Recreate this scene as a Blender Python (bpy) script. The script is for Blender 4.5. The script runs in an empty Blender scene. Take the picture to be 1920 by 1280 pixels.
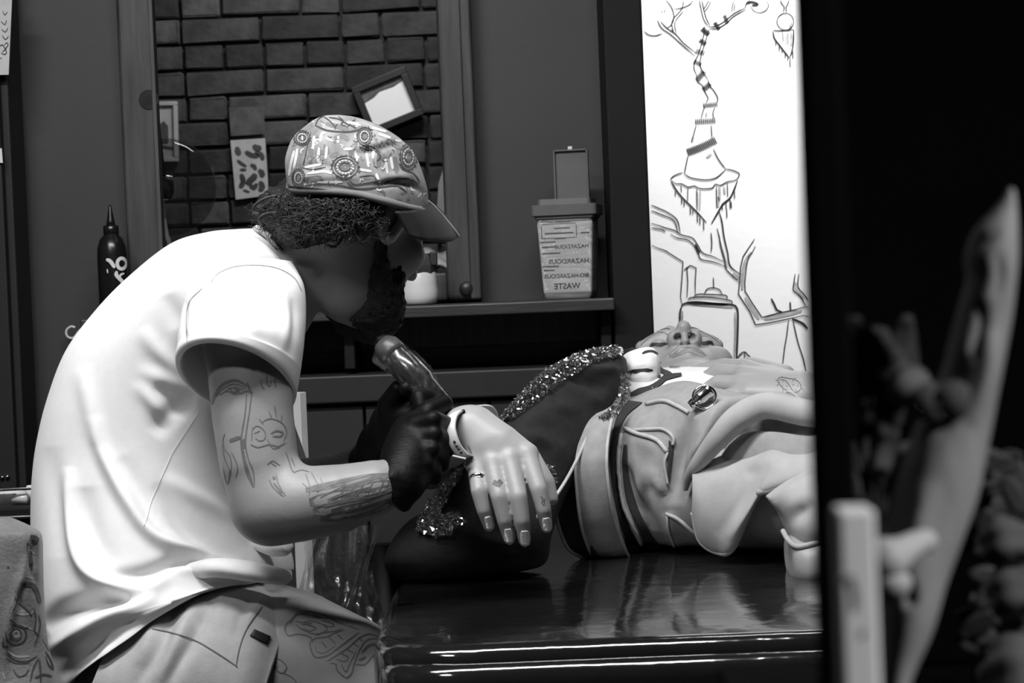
import bpy, bmesh, math, random
import numpy as np
from mathutils import Vector, Matrix
from mathutils.bvhtree import BVHTree
random.seed(7); RNG = np.random.default_rng(7)
SC = bpy.context.scene; COL = SC.collection
PI = math.pi
# ------------------------------------------------------------------ camera
FPX = 4000.0
CAM = np.array((0.0, 0.0, 1.10))
_p, _r = math.atan(105 / FPX), math.radians(2.3)
FW = np.array((0, math.cos(_p), -math.sin(_p)))
_u0 = np.array((0, math.sin(_p), math.cos(_p))); _x0 = np.array((1.0, 0, 0))
RT = math.cos(_r) * _x0 - math.sin(_r) * _u0
UP = math.cos(_r) * _u0 + math.sin(_r) * _x0
cd = bpy.data.cameras.new('camera'); cam = bpy.data.objects.new('camera', cd); COL.objects.link(cam)
cd.sensor_width = 36; cd.lens = 36 * FPX / 1920
cd.clip_start = 0.05; cd.clip_end = 60
cd.dof.use_dof = True; cd.dof.focus_distance = 2.80; cd.dof.aperture_fstop = 16.0
m = Matrix((RT, UP, -FW)).transposed().to_4x4(); m.translation = Vector(CAM); cam.matrix_world = m
SC.camera = cam
# ------------------------------------------------------------------ light and exposure
w = bpy.data.worlds.new('world'); SC.world = w; w.use_nodes = True
w.node_tree.nodes['Background'].inputs[0].default_value = (1, 1, 1, 1)
w.node_tree.nodes['Background'].inputs[1].default_value = 0.006
SC.view_settings.view_transform = 'Standard'; SC.view_settings.look = 'None'
SC.view_settings.exposure = 0.0; SC.view_settings.gamma = 1.0
SC.view_settings.use_curve_mapping = False
def area(name, loc, target, sx, sy, power, spread=180):
    d = bpy.data.lights.new(name, 'AREA'); d.shape = 'RECTANGLE'; d.size = sx; d.size_y = sy; d.energy = power; d.spread = math.radians(spread)
    o = bpy.data.objects.new(name, d); COL.objects.link(o); o.location = loc
    o.rotation_euler = (Vector(target) - Vector(loc)).to_track_quat('-Z', 'Y').to_euler()
    return o
area('ceiling_strip_lamp', (-0.40, 1.80, 2.45), (-0.40, 2.5, 0.9), 1.5, 0.12, 30, 140)
area('front_fill_light', (-0.85, 0.95, 2.40), (-0.35, 2.5, 0.8), 0.5, 0.12, 4.5, 110)  # added fill that brightens thigh and shorts, no ceiling fixture known here
area('bed_strip_lamp', (0.62, 2.85, 2.5), (0.50, 2.75, 0.8), 1.0, 0.10, 1.5, 90)
area('mural_lamp', (0.75, 3.70, 2.35), (0.55, 4.1, 1.45), 0.8, 0.10, 9, 75)
area('passage_lamp', (-0.3, 5.2, 2.4), (-0.5, 6.0, 1.1), 0.6, 0.2, 12)
area('foreground_fill_light', (0.85, 0.15, 1.7), (0.16, .6, 1.0), 0.15, 0.15, 2.2, 60)  # added off-frame light for the post and driftwood, from the right

# ------------------------------------------------------------------ helpers
def P(x, y, d):                       # pixel + distance -> point in the room
    return CAM + d * (RT * ((x - 960) / FPX) + UP * ((640 - y) / FPX) + FW)
def DIR(x, y):
    v = RT * ((x - 960) / FPX) + UP * ((640 - y) / FPX) + FW
    return v
def onY(x, y, Y):
    v = DIR(x, y); return CAM + v * ((Y - CAM[1]) / v[1])
def onZ(x, y, z):
    v = DIR(x, y); return CAM + v * ((z - CAM[2]) / v[2])
def onX(x, y, X):
    v = DIR(x, y); return CAM + v * ((X - CAM[0]) / v[0])
def px(V):
    D = np.asarray(V) - CAM; z = D @ FW
    return np.stack((960 + FPX * (D @ RT) / z, 640 - FPX * (D @ UP) / z), -1)
def depth_of(V): return (np.asarray(V) - CAM) @ FW

MATS = {}
def mat(name, g, rough=0.6, var=0.15, scale=40, bump=0.0, bscale=120, metal=0.0, spec=0.5, stretch=(1, 1, 1), coat=0.0, sheen=0.0, alpha=1.0, dist=0.002, trans=0.0, emit=0.0):
    if name in MATS: return MATS[name]
    M = bpy.data.materials.new(name); M.use_nodes = True; nt = M.node_tree; N = nt.nodes; L = nt.links
    b = N['Principled BSDF']; MATS[name] = M
    b.inputs['Roughness'].default_value = rough; b.inputs['Metallic'].default_value = metal
    b.inputs['Specular IOR Level'].default_value = spec
    b.inputs['Coat Weight'].default_value = coat; b.inputs['Coat Roughness'].default_value = 0.08
    b.inputs['Sheen Weight'].default_value = sheen
    b.inputs['Alpha'].default_value = alpha; b.inputs['Transmission Weight'].default_value = trans
    tc = N.new('ShaderNodeTexCoord'); mp = N.new('ShaderNodeMapping'); L.new(tc.outputs['Object'], mp.inputs[0])
    mp.inputs['Scale'].default_value = stretch
    no = N.new('ShaderNodeTexNoise'); no.inputs['Scale'].default_value = scale; no.inputs['Detail'].default_value = 6
    L.new(mp.outputs[0], no.inputs['Vector'])
    rp = N.new('ShaderNodeMapRange'); rp.inputs['From Min'].default_value = 0.25; rp.inputs['From Max'].default_value = 0.75
    rp.inputs['To Min'].default_value = g * (1 - var); rp.inputs['To Max'].default_value = g * (1 + var)
    L.new(no.outputs[0], rp.inputs['Value'])
    L.new(rp.outputs[0], b.inputs['Base Color'])
    if bump:
        n2 = N.new('ShaderNodeTexNoise'); n2.inputs['Scale'].default_value = bscale; n2.inputs['Detail'].default_value = 4
        L.new(mp.outputs[0], n2.inputs['Vector'])
        bp = N.new('ShaderNodeBump'); bp.inputs['Strength'].default_value = bump; bp.inputs['Distance'].default_value = dist
        L.new(n2.outputs[0], bp.inputs['Height']); L.new(bp.outputs[0], b.inputs['Normal'])
    return M

def film_mat(name, fac=0.08, rim=0.5, rough=0.09, g=0.9, bump=.5):
    if name in MATS: return MATS[name]
    M = bpy.data.materials.new(name); M.use_nodes = True; nt = M.node_tree; N, L = nt.nodes, nt.links; MATS[name] = M
    for n in list(N): N.remove(n)
    out = N.new('ShaderNodeOutputMaterial'); mix = N.new('ShaderNodeMixShader'); tr = N.new('ShaderNodeBsdfTransparent'); gl = N.new('ShaderNodeBsdfGlossy')
    gl.inputs['Roughness'].default_value = rough; gl.inputs['Color'].default_value = (g, g, g, 1); tr.inputs['Color'].default_value = (.93, .93, .93, 1)
    lw = N.new('ShaderNodeLayerWeight'); lw.inputs['Blend'].default_value = .25
    mr = N.new('ShaderNodeMapRange'); mr.inputs['To Min'].default_value = fac; mr.inputs['To Max'].default_value = rim
    no = N.new('ShaderNodeTexNoise'); no.inputs['Scale'].default_value = 140; bp = N.new('ShaderNodeBump'); bp.inputs['Strength'].default_value = bump; bp.inputs['Distance'].default_value = .002
    L.new(no.outputs[0], bp.inputs['Height']); L.new(bp.outputs[0], gl.inputs['Normal'])
    L.new(lw.outputs['Fresnel'], mr.inputs['Value']); L.new(mr.outputs[0], mix.inputs[0]); L.new(tr.outputs[0], mix.inputs[1]); L.new(gl.outputs[0], mix.inputs[2]); L.new(mix.outputs[0], out.inputs[0])
    return M
def cr(pts, n):                        # Catmull-Rom through rows of pts, n samples
    A = np.asarray(pts, float); k = len(A)
    if k == 1: return np.repeat(A, n, 0)
    if k == 2:
        t = np.linspace(0, 1, n)[:, None]; return A[0] * (1 - t) + A[1] * t
    E = np.vstack((2 * A[0] - A[1], A, 2 * A[-1] - A[-2]))
    t = np.linspace(0, k - 1, n); i = np.minimum(t.astype(int), k - 2); f = (t - i)[:, None]
    p0, p1, p2, p3 = E[i], E[i + 1], E[i + 2], E[i + 3]
    return 0.5 * (2 * p1 + (p2 - p0) * f + (2 * p0 - 5 * p1 + 4 * p2 - p3) * f**2 + (3 * p1 - p0 - 3 * p2 + p3) * f**3)

def mesh(V, F, smooth=True):
    me = bpy.data.meshes.new('mesh'); V = np.asarray(V, np.float32)
    if isinstance(F, np.ndarray): sizes = np.full(len(F), F.shape[1]); flat = F.ravel()
    else: sizes = np.array([len(f) for f in F]); flat = np.array([i for f in F for i in f])
    me.vertices.add(len(V)); me.vertices.foreach_set('co', V.ravel())
    me.loops.add(len(flat)); me.loops.foreach_set('vertex_index', flat.astype(np.int32))
    me.polygons.add(len(sizes)); st = np.concatenate(([0], np.cumsum(sizes)[:-1]))
    me.polygons.foreach_set('loop_start', st.astype(np.int32))
    try: me.polygons.foreach_set('loop_total', sizes.astype(np.int32))
    except Exception: pass
    me.update(calc_edges=True); me.validate()
    me.polygons.foreach_set('use_smooth', np.full(len(me.polygons), bool(smooth)))
    return me
def obj(name, VF, material, parent=None, smooth=True, label=None, cat=None, group=None, kind=None):
    me = VF if isinstance(VF, bpy.types.Mesh) else mesh(VF[0], VF[1], smooth)
    if material and not me.materials: me.materials.append(material)
    o = bpy.data.objects.new(name, me); COL.objects.link(o)
    if parent is not None:
        o.parent = parent; bpy.context.view_layer.update() if False else None
        o.matrix_parent_inverse = Matrix.Translation(-Vector(PLOC.get(parent.name, (0, 0, 0))))
    tag(o, label, cat, group, kind); return o
PLOC = {}
def tag(o, label=None, cat=None, group=None, kind=None):
    if label: o['label'] = label
    if cat: o['category'] = cat
    if group: o['group'] = group
    if kind: o['kind'] = kind
    return o
def thing(name, loc, label, cat, group=None):
    o = bpy.data.objects.new(name, None); COL.objects.link(o); o.location = Vector(loc); o.empty_display_size = 0.05
    PLOC[o.name] = tuple(loc); return tag(o, label, cat, group)
def struct(name, VF, material, parent=None, smooth=False): return obj(name, VF, material, parent, smooth, kind='structure' if parent is None else None)

def join(parts):
    Vs, Fs, n = [], [], 0
    for V, F in parts:
        V = np.asarray(V, float); Vs.append(V)
        Fs += [tuple(int(i) + n for i in f) for f in F]; n += len(V)
    return np.vstack(Vs), Fs
def box(c, s, R=None, bev=0.0):
    bm = bmesh.new(); bmesh.ops.create_cube(bm, size=1)
    for v in bm.verts: v.co = Vector((v.co.x * s[0], v.co.y * s[1], v.co.z * s[2]))
    if bev: bmesh.ops.bevel(bm, geom=bm.edges[:], offset=bev, segments=3, profile=0.5, affect='EDGES')
    V = np.array([v.co[:] for v in bm.verts]); bm.verts.index_update()
    F = [tuple(v.index for v in f.verts) for f in bm.faces]; bm.free()
    if R is not None: V = V @ np.asarray(R).T
    return V + np.asarray(c), F
def box2(a, b, bev=0.0):
    a = np.minimum(a, b), np.maximum(a, b); return box((a[0] + a[1]) / 2, a[1] - a[0], None, bev)
def grid_faces(n, m, wrap=False):
    i, j = np.meshgrid(np.arange(n - 1), np.arange(m if wrap else m - 1), indexing='ij')
    j2 = (j + 1) % m
    return np.stack((i * m + j, i * m + j2, (i + 1) * m + j2, (i + 1) * m + j), -1).reshape(-1, 4)
def loft_rings(R, caps=True):           # R (n,m,3) -> closed tube
    n, m, _ = R.shape; V = R.reshape(-1, 3); F = [tuple(f) for f in grid_faces(n, m, True)]
    if caps: F.append(tuple(range(m - 1, -1, -1))); F.append(tuple((n - 1) * m + k for k in range(m)))
    return V, F
def frame_of(T):
    T = T / (np.linalg.norm(T) + 1e-12); a = np.array((0, 0, 1.0)) if abs(T[2]) < 0.9 else np.array((1.0, 0, 0))
    u = np.cross(T, a); u /= np.linalg.norm(u); return u, np.cross(T, u)
def tube(pts, r, sides=8, n=None, closed=False, flat=1.0):
    A = np.asarray(pts, float); rr = np.asarray(r, float) if np.ndim(r) else np.full(len(A), float(r))
    if n:
        B = cr(np.hstack((A, rr[:, None])), n); A, rr = B[:, :3], B[:, 3]
    T = np.gradient(A, axis=0) if not closed else np.roll(A, -1, 0) - np.roll(A, 1, 0)
    u, _ = frame_of(T[0]); rings = []
    th = np.linspace(0, 2 * PI, sides, endpoint=False)
    for p, t, q in zip(A, T, rr):
        t = t / (np.linalg.norm(t) + 1e-12); u = u - t * (u @ t); u /= np.linalg.norm(u) + 1e-12; v = np.cross(t, u)
        rings.append(p + q * (np.outer(np.cos(th), u) + flat * np.outer(np.sin(th), v)))
    R = np.array(rings)
    if closed:
        V, F = loft_rings(R, False); n_, m_ = R.shape[:2]
        F = list(F) + [((n_ - 1) * m_ + k, (n_ - 1) * m_ + (k + 1) % m_, (k + 1) % m_, k) for k in range(m_)]
        return V, F
    return loft_rings(R)
def lathe(prof, sides=24, R=None, c=(0, 0, 0)):   # prof rows (r,z)
    th = np.linspace(0, 2 * PI, sides, endpoint=False)
    rings = np.array([[(r * math.cos(t), r * math.sin(t), z) for t in th] for r, z in prof])
    V, F = loft_rings(rings)
    if R is not None: V = V @ np.asarray(R).T
    return V + np.asarray(c), F
def basis(z, x=None):                   # rotation matrix whose columns are x,y,z
    z = np.array(z, float); z = z / np.linalg.norm(z)
    if x is None: x, y = frame_of(z); return np.stack((x, np.cross(z, x), z), -1)
    x = np.asarray(x, float); x = x - z * (x @ z); x /= np.linalg.norm(x)
    return np.stack((x, np.cross(z, x), z), -1)
def pxloft(rows, n, m, power=2.0, caps=True):
    # rows: (Lx,Ly,Rx,Ry,depth,halfdepth,tilt): ring spanning two outline points; tilt lifts its near side
    B = cr([tuple(r) + (0,) * (7 - len(r)) for r in rows], n); th = np.linspace(0, 2 * PI, m, endpoint=False)
    c, s = np.cos(th), np.sin(th)
    c = np.sign(c) * np.abs(c) ** (2 / power); s = np.sign(s) * np.abs(s) ** (2 / power)
    out = []
    for b in B:
        l, r = P(b[0], b[1], b[4]), P(b[2], b[3], b[4]); o, a = (l + r) / 2, (r - l) / 2
        bb = -FW * b[5] + UP * b[6]
        out.append(o + np.outer(c, a) + np.outer(s, bb))
    return np.array(out)
def vnormals(R):                        # normals of a wrapped grid of rings
    du = np.gradient(R, axis=0); dv = np.roll(R, -1, 1) - np.roll(R, 1, 1)
    N = np.cross(dv, du); return N / (np.linalg.norm(N, axis=-1, keepdims=True) + 1e-12)
def seg_dist(Q, pl):                    # distance of points Q (k,2) to polyline; also arclength fraction
    best = np.full(len(Q), 1e9); fr = np.zeros(len(Q)); L = np.linalg.norm(np.diff(pl, axis=0), axis=1); tot = L.sum(); acc = 0
    for a, b, l in zip(pl[:-1], pl[1:], L):
        d = b - a; t = np.clip(((Q - a) @ d) / (d @ d + 1e-9), 0, 1); q = np.linalg.norm(Q - (a + t[:, None] * d), axis=1)
        k = q < best; best[k] = q[k]; fr[k] = (acc + t[k] * l) / tot; acc += l
    return best, fr
def sculpt(V, N, folds):                # folds: (points, amp, width px) pushed along the normals, camera side only
    Q = px(V); face = np.clip(-(N @ FW) * 1.6 + 0.1, 0, 1); D = np.zeros(len(V))
    for pts, amp, wd in folds:
        pl = cr(pts, max(12, len(pts) * 6)); lo, hi = pl.min(0) - 3 * wd, pl.max(0) + 3 * wd
        k = np.where(((Q > lo) & (Q < hi)).all(1))[0]
        if not len(k): continue
        d, f = seg_dist(Q[k], pl); tp = np.sin(PI * np.clip(f, 0, 1)) ** .8 * (0.97) + .03
        D[k] += amp * np.exp(-(d / wd) ** 2) * tp
    return V + N * (D * face)[:, None]
def bvh(VF): return BVHTree.FromPolygons([tuple(v) for v in np.asarray(VF[0]).tolist()], [tuple(int(i) for i in f) for f in VF[1]])
def cast(tree, x, y, off=0.0):
    v = DIR(x, y); v = v / np.linalg.norm(v)
    loc, nor, _, _ = tree.ray_cast(Vector(CAM), Vector(v))
    if loc is None: return None
    n = np.array(nor);
    if n @ v > 0: n = -n
    return np.array(loc) + n * off
def spline(pts, step=4.0, straight=False):
    A = np.asarray(pts, float); L = np.linalg.norm(np.diff(A, axis=0), axis=1).sum()
    n = max(3, int(L / step))
    if straight:
        s = np.concatenate(([0], np.cumsum(np.linalg.norm(np.diff(A, axis=0), axis=1)))); t = np.linspace(0, s[-1], n)
        return np.stack([np.interp(t, s, A[:, k]) for k in range(A.shape[1])], -1)
    return cr(A, n)
def ribbon(surf, pts, wd, off=0.0004, step=4.0, taper=True, straight=False):
    # a drawn line lying on a surface; surf(x,y,off)->point or None
    A = spline(pts, step, straight); T = np.gradient(A, axis=0); T /= np.linalg.norm(T, axis=1, keepdims=True) + 1e-9
    Nn = np.stack((-T[:, 1], T[:, 0]), -1); n = len(A); V, F = [], []; last = None
    for k in range(n):
        t = k / (n - 1); h = wd / 2 * ((0.55 + 0.45 * min(1, 6 * min(t, 1 - t))) if taper else 1)
        a = surf(*(A[k] + Nn[k] * h), off); b = surf(*(A[k] - Nn[k] * h), off)
        if a is None or b is None or (last is not None and np.linalg.norm(a - last) > 0.03): last = None; continue
        V += [a, b]
        if last is not None: q = len(V); F.append((q - 4, q - 3, q - 1, q - 2))
        last = a
    return V, F
def strokes(surf, items, off=0.0004, step=4.0):
    parts = []
    for it in items:
        V, F = ribbon(surf, it[0], it[1], off, step, straight=len(it) > 2 and it[2])
        if F: parts.append((V, F))
    return join(parts) if parts else None
def shell(V, n, m, t, nd=None):         # thicken an open n x m grid by t
    V = np.asarray(V).reshape(n, m, 3); du = np.gradient(V, axis=0); dv = np.gradient(V, axis=1)
    N = np.cross(dv, du); N /= np.linalg.norm(N, axis=-1, keepdims=True) + 1e-12
    if nd is None: nd = -FW
    N[(N @ np.asarray(nd)) < 0] *= -1
    A = (V + N * t / 2).reshape(-1, 3); B = (V - N * t / 2).reshape(-1, 3); k = n * m
    g = grid_faces(n, m); F = [tuple(f) for f in g] + [tuple(f[::-1] + k) for f in g]
    rim = [i for i in range(m)] + [i * m + m - 1 for i in range(1, n)] + [(n - 1) * m + i for i in range(m - 2, -1, -1)] + [i * m for i in range(n - 2, 0, -1)]
    for a, b in zip(rim, rim[1:] + rim[:1]): F.append((b, a, a + k, b + k))
    return np.vstack((A, B)), F
def patch(surf, A, B, n, m, off=0.001, t=0.002, bulge=0.0):   # cloth piece between two outlines on a surface
    A, B = cr(A, n), cr(B, n); V = np.zeros((n, m, 3)); last = None
    for i in range(n):
        for j in range(m):
            f = j / (m - 1); q = A[i] * (1 - f) + B[i] * f
            o = off + bulge * math.sin(PI * f) * (0.4 + 0.6 * math.sin(PI * i / (n - 1)))
            p = surf(q[0], q[1], o)
            if p is None: p = P(q[0], q[1], depth_of(last) if last is not None else 2.7)
            V[i, j] = p; last = p
    return shell(V, n, m, t)

# ---- signed distance modelling: one smooth skin from blended pieces
class Skin:
    def __init__(s, lo, hi, h):
        s.lo = np.asarray(lo, float); s.h = h; s.n = np.ceil((np.asarray(hi) - s.lo) / h).astype(int) + 1
        s.f = np.full(s.n, 0.2, np.float32)
    def _sub(s, lo, hi):
        a = np.clip(np.floor((lo - s.lo) / s.h).astype(int), 0, s.n); b = np.clip(np.ceil((hi - s.lo) / s.h).astype(int) + 1, 0, s.n)
        if (b <= a).any(): return None, None
        g = [s.lo[i] + s.h * np.arange(a[i], b[i], dtype=np.float32) for i in range(3)]
        X = np.stack(np.meshgrid(*g, indexing='ij'), -1).astype(np.float32)
        return tuple(slice(a[i], b[i]) for i in range(3)), X
    def _mix(s, sl, d, k, cut):
        f = s.f[sl]
        if cut:
            d = -d; h = np.clip(0.5 - 0.5 * (f - d) / k, 0, 1); s.f[sl] = f * (1 - h) + d * h + k * h * (1 - h)
        else:
            h = np.clip(0.5 + 0.5 * (f - d) / k, 0, 1); s.f[sl] = f * (1 - h) + d * h - k * h * (1 - h)
    def limb(s, pts, k=0.012, cut=False):          # pts rows x,y,z,r
        A = np.asarray(pts, np.float32); mr = A[:, 3].max() + 3 * k + 0.004
        sl, X = s._sub(A[:, :3].min(0) - mr, A[:, :3].max(0) + mr)
        if sl is None: return
        D = None
        for a, b in zip(A[:-1], A[1:]):
            d = b[:3] - a[:3]; t = np.clip(((X - a[:3]) @ d) / (d @ d + 1e-9), 0, 1)
            q = np.linalg.norm(X - a[:3] - t[..., None] * d, axis=-1) - (a[3] + t * (b[3] - a[3]))
            D = q if D is None else np.minimum(D, q)
        s._mix(sl, D, k, cut)
    def ball(s, c, r, R=None, k=0.012, cut=False):  # ellipsoid
        c = np.asarray(c, np.float32); r = np.ones(3, np.float32) * np.asarray(r, np.float32); mr = r.max() + 3 * k + 0.004
        sl, X = s._sub(c - mr, c + mr)
        if sl is None: return
        q = X - c
        if R is not None: q = q @ np.asarray(R, np.float32)
        k0 = np.linalg.norm(q / r, axis=-1); k1 = np.linalg.norm(q / r**2, axis=-1) + 1e-6
        s._mix(sl, k0 * (k0 - 1) / k1, k, cut)
    def get(s):
        f = s.f; ins = f < 0; a = np.zeros(s.n - 1, np.int8)
        cs = [(i, j, k) for i in (0, 1) for j in (0, 1) for k in (0, 1)]
        sl = lambda o, d: slice(o, d - 1 + o)
        for c in cs: a += ins[sl(c[0], s.n[0]), sl(c[1], s.n[1]), sl(c[2], s.n[2])]
        cells = np.argwhere((a > 0) & (a < 8)); idx = np.full(s.n - 1, -1, np.int64); idx[tuple(cells.T)] = np.arange(len(cells))
        val = {c: f[cells[:, 0] + c[0], cells[:, 1] + c[1], cells[:, 2] + c[2]] for c in cs}
        S = np.zeros((len(cells), 3)); C = np.zeros(len(cells))
        for c in cs:
            for ax in range(3):
                if c[ax]: continue
                e = list(c); e[ax] = 1; v0, v1 = val[c], val[tuple(e)]; k = (v0 < 0) != (v1 < 0)
                t = v0[k] / (v0[k] - v1[k]); p = np.tile(np.array(c, float), (k.sum(), 1)); p[:, ax] = t; S[k] += p; C[k] += 1
        V = s.lo + s.h * (cells + S / C[:, None]); F = []
        for ax in range(3):
            b, c = (ax + 1) % 3, (ax + 2) % 3
            e1 = [slice(1, -1)] * 3; e1[ax] = slice(0, -1); e2 = list(e1); e2[ax] = slice(1, None)
            i0, i1 = ins[tuple(e1)], ins[tuple(e2)]; q = np.argwhere(i0 != i1); fl = i0[tuple(q.T)]
            q = q + 1; q[:, ax] -= 1
            def at(db, dc):
                z = q.copy(); z[:, b] -= db; z[:, c] -= dc; return idx[tuple(z.T)]
            f4 = np.stack((at(1, 1), at(0, 1), at(0, 0), at(1, 0)), -1); f4[~fl] = f4[~fl][:, ::-1]; F.append(f4)
        return V, np.vstack(F)
def pl(rows): return np.array([tuple(P(x, y, d)) + (r,) for x, y, d, r in rows])
def head(sk, c, fwd, up, s=1.0, k=0.014):
    # face looks along fwd, crown along up; local axes x (side), y (fwd), z (up)
    R = basis(up, np.cross(fwd, up)); L = lambda x, y, z: np.asarray(c) + R @ (np.array((x, y, z)) * s)
    E = lambda p, r, k=k, cut=False: sk.ball(L(*p), np.array(r) * s, R, k, cut)
    C = lambda pts, k=k, cut=False: sk.limb([tuple(L(*q[:3])) + (q[3] * s,) for q in pts], k, cut)
    E((0, -.012, .03), (.074, .094, .088)); E((0, .026, -.045), (.06, .066, .078), .02)
    C([(-.035, .055, -.085, .02), (0, .075, -.1, .02), (.035, .055, -.085, .02)], .02)
    for q in (-1, 1):
        E((q * .046, .058, -.02), (.024, .024, .022), .016)
        C([(q * .012, .084, .034, .011), (q * .052, .064, .03, .011)], .012)
        E((q * .077, -.008, -.005), (.008, .02, .032), .006); E((q * .083, -.004, -.004), (.004, .011, .02), .004, True)
    for q in (-1, 1):
        E((q * .032, .1, .006), (.02, .018, .013), .008, True); E((q * .032, .072, .006), (.0145, .0145, .0125), .004)
    C([(0, .086, .02, .009), (0, .107, -.012, .0095), (0, .112, -.018, .0100)], .009); C([(0, .108, -.02, .0055), (0, .098, -.036, .005)], .004)
    for q in (-1, 1): E((q * .0145, .0975, -.026), (.0105, .013, .0105), .005)
    for q in (-1, 1): C([(q * .0105, .1035, -.042, .0060), (q * .0095, .1020, -.024, .0050)], .0015, True)
    C([(-.024, .078, -.06, .006), (-.008, .092, -.055, .008), (.008, .092, -.055, .008), (.024, .078, -.06, .006)], .008)
    C([(-.02, .078, -.068, .007), (0, .09, -.07, .0095), (.02, .078, -.068, .007)], .006)
    C([(-.025, .086, -.0615, .0018), (0, .104, -.0625, .0022), (.025, .086, -.0615, .0018)], .003, True)
    return L, R

# ------------------------------------------------------------------ materials of the room
M_wall = mat('dark_paint', 0.040, 0.55, 0.10, 5, 0.12, 60)
M_wood = mat('dark_wood', 0.044, 0.5, 0.5, 14, 0.25, 30, stretch=(6, 6, 0.5))
M_black = mat('black_lacquer', 0.006, 0.6, 0.2, 20)
M_white = mat('white_plaster', 0.86, 0.8, 0.05, 5, 0.15, 60)
M_ink = mat('black_marker', 0.012, 0.7, 0.2, 90)
M_grey = mat('grey_wash', 0.38, 0.8, 0.35, 60)
M_paper = mat('white_paper', 0.75, 0.8, 0.06, 30)
M_floor = mat('dark_floor', 0.05, 0.4, 0.3, 6)
M_steel = mat('steel', 0.6, 0.2, 0.1, 30, metal=1.0)

# ------------------------------------------------------------------ the room
YB = 3.65
struct('floor', box((0.2, 2.8, -0.05), (4.4, 7.0, 0.1)), M_floor)
struct('ceiling', box((0.2, 2.8, 2.75), (4.4, 7.0, 0.1)), M_wall)
struct('wall_left', box((-1.95, 2.8, 1.35), (0.1, 7.0, 2.7)), M_wall)
struct('wall_right', box((2.35, 2.8, 1.35), (0.1, 7.0, 2.7)), M_wall)
xl = onY(262, 300, YB)[0]; xr = onY(862, 400, YB)[0]; zb = onY(560, 552, YB)[2]; zt = 2.3
xp0 = onY(1128, 300, YB)[0]; xp1 = onY(1212, 300, 3.5)[0]
struct('wall_back', join([box2((-1.9, YB, 0), (xl, YB + .1, 2.7)), box2((xl, YB, 0), (xr, YB + .1, zb)), box2((xl, YB, zt), (xr, YB + .1, 2.7)),
                          box2((xr, YB, 0), (xp1 - 0.02, YB + .1, 2.7))]), M_wall)
M_pil = mat('black_paint', 0.010, 0.6, 0.15, 6, spec=.2)
struct('trim_1', box2((xp0 + .002, 3.47, 0), (xp1, 4.1, 2.7), 0.004), M_pil)
YM = 4.1
wall_m = struct('wall_recess', box2((xp1 - .1, YM, 0), (2.3, YM + .1, 2.7)), M_white)

# ---- brick wall beyond the opening
YW = 6.0
M_mortar = mat('mortar', 0.031, 0.9, 0.3, 40, 0.4, 90)
wall_p = struct('wall_passage', box2((-1.9, YW + .012, 0), (2.3, YW + .12, 2.7)), M_mortar)
M_br = [mat('brick_%d' % i, g, 0.85, 0.55, 18, 0.7, 45, dist=0.006) for i, g in enumerate((0.020, 0.032, 0.045, 0.068))]
brick_me = []
for i in range(6):
    V, F = box((0, 0, 0), (1, 0.05, 0.060), None, 0.005); brick_me.append((V, F))
pitch = 0.0725; z0 = onY(560, 28, YW)[2] + pitch * 3; k = 0
cache = {}
for row in range(17):
    zc = z0 - pitch * (row + .5); x = -1.62 + (0.11 if row % 2 else 0) - RNG.uniform(0, .05)
    while x < 0.30:
        L = 0.105 if RNG.random() < 0.33 else 0.215
        key = (L, int(RNG.integers(0, 4)), int(RNG.integers(0, 2)))
        if key not in cache:
            V, F = box((0, 0, 0), (L, 0.05, 0.064), None, 0.006)
            V = V + RNG.normal(0, 0.0012, V.shape); cache[key] = mesh(V, F, False); cache[key].materials.append(M_br[key[1]])
        o = bpy.data.objects.new('brick', cache[key]); COL.objects.link(o); o.parent = wall_p
        o.location = (x + L / 2, YW + 0.012 + RNG.uniform(-.004, .005), zc + RNG.normal(0, .0015)); o.rotation_euler = (RNG.normal(0, .01), RNG.normal(0, .008), RNG.normal(0, .012))
        x += L + 0.008

# ---- things on the brick wall
def flat_frame(name, cx, cy, wpx, hpx, ang, Y, wfr, dfr, mf, mp, label, cat, inner=None, glass=False):
    c = onY(cx, cy, Y); s = YW / FPX; W, H = wpx * s, hpx * s; a = math.radians(ang)
    R = np.array(((math.cos(a), 0, math.sin(a)), (0, 1, 0), (-math.sin(a), 0, math.cos(a))))
    t = thing(name, c, label, cat)
    bars = [box((0, 0, 0), (0, 0, 0))][:0]
    for (bx, bz, sx, sz) in ((0, H / 2 - wfr / 2, W, wfr), (0, -H / 2 + wfr / 2, W, wfr), (W / 2 - wfr / 2, 0, wfr, H - 2 * wfr), (-W / 2 + wfr / 2, 0, wfr, H - 2 * wfr)):
        bars.append(box(c + R @ np.array((bx, 0, bz)), (sx, dfr, sz), R, 0.002))
    obj('frame_border', join(bars), mf, t, False)
    pr = obj('print', box(c + R @ np.array((0, .002, 0)), (W - wfr, 0.004, H - wfr), R), mp, t, False)
    return t, c, R, W, H, pr
M_fw = mat('white_frame', 0.42, 0.5, 0.1, 20); M_fp = mat('white_print', 0.95, 0.5, 0.05, 9)
t, c, R, W, H, pr = flat_frame('picture_frame', 312, 247, 44, 112, 1.2, YW - .03, 0.012, 0.02, M_fw, mat('pale_print', .38, .6, .1, 20),
    'small white framed picture at the left end of the brick wall', 'picture')
M_dk = mat('dark_print', 0.06, 0.6, 0.5, 25)
def dab(c, R, pts, y=-0.0035):
    V = [c + R @ np.array((a, y, b)) for a, b in pts]; return V, [tuple(range(len(V)))]
obj('motif', dab(c, R, ((-.03, -.03), (.006, -.03), (.006, .015), (-.006, .03), (-.03, .012))), M_dk, pr, False)
obj('motif', dab(c, R, ((-.03, -.033), (.028, -.045), (.028, -.05), (-.03, -.04))), M_dk, pr, False)
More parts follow.
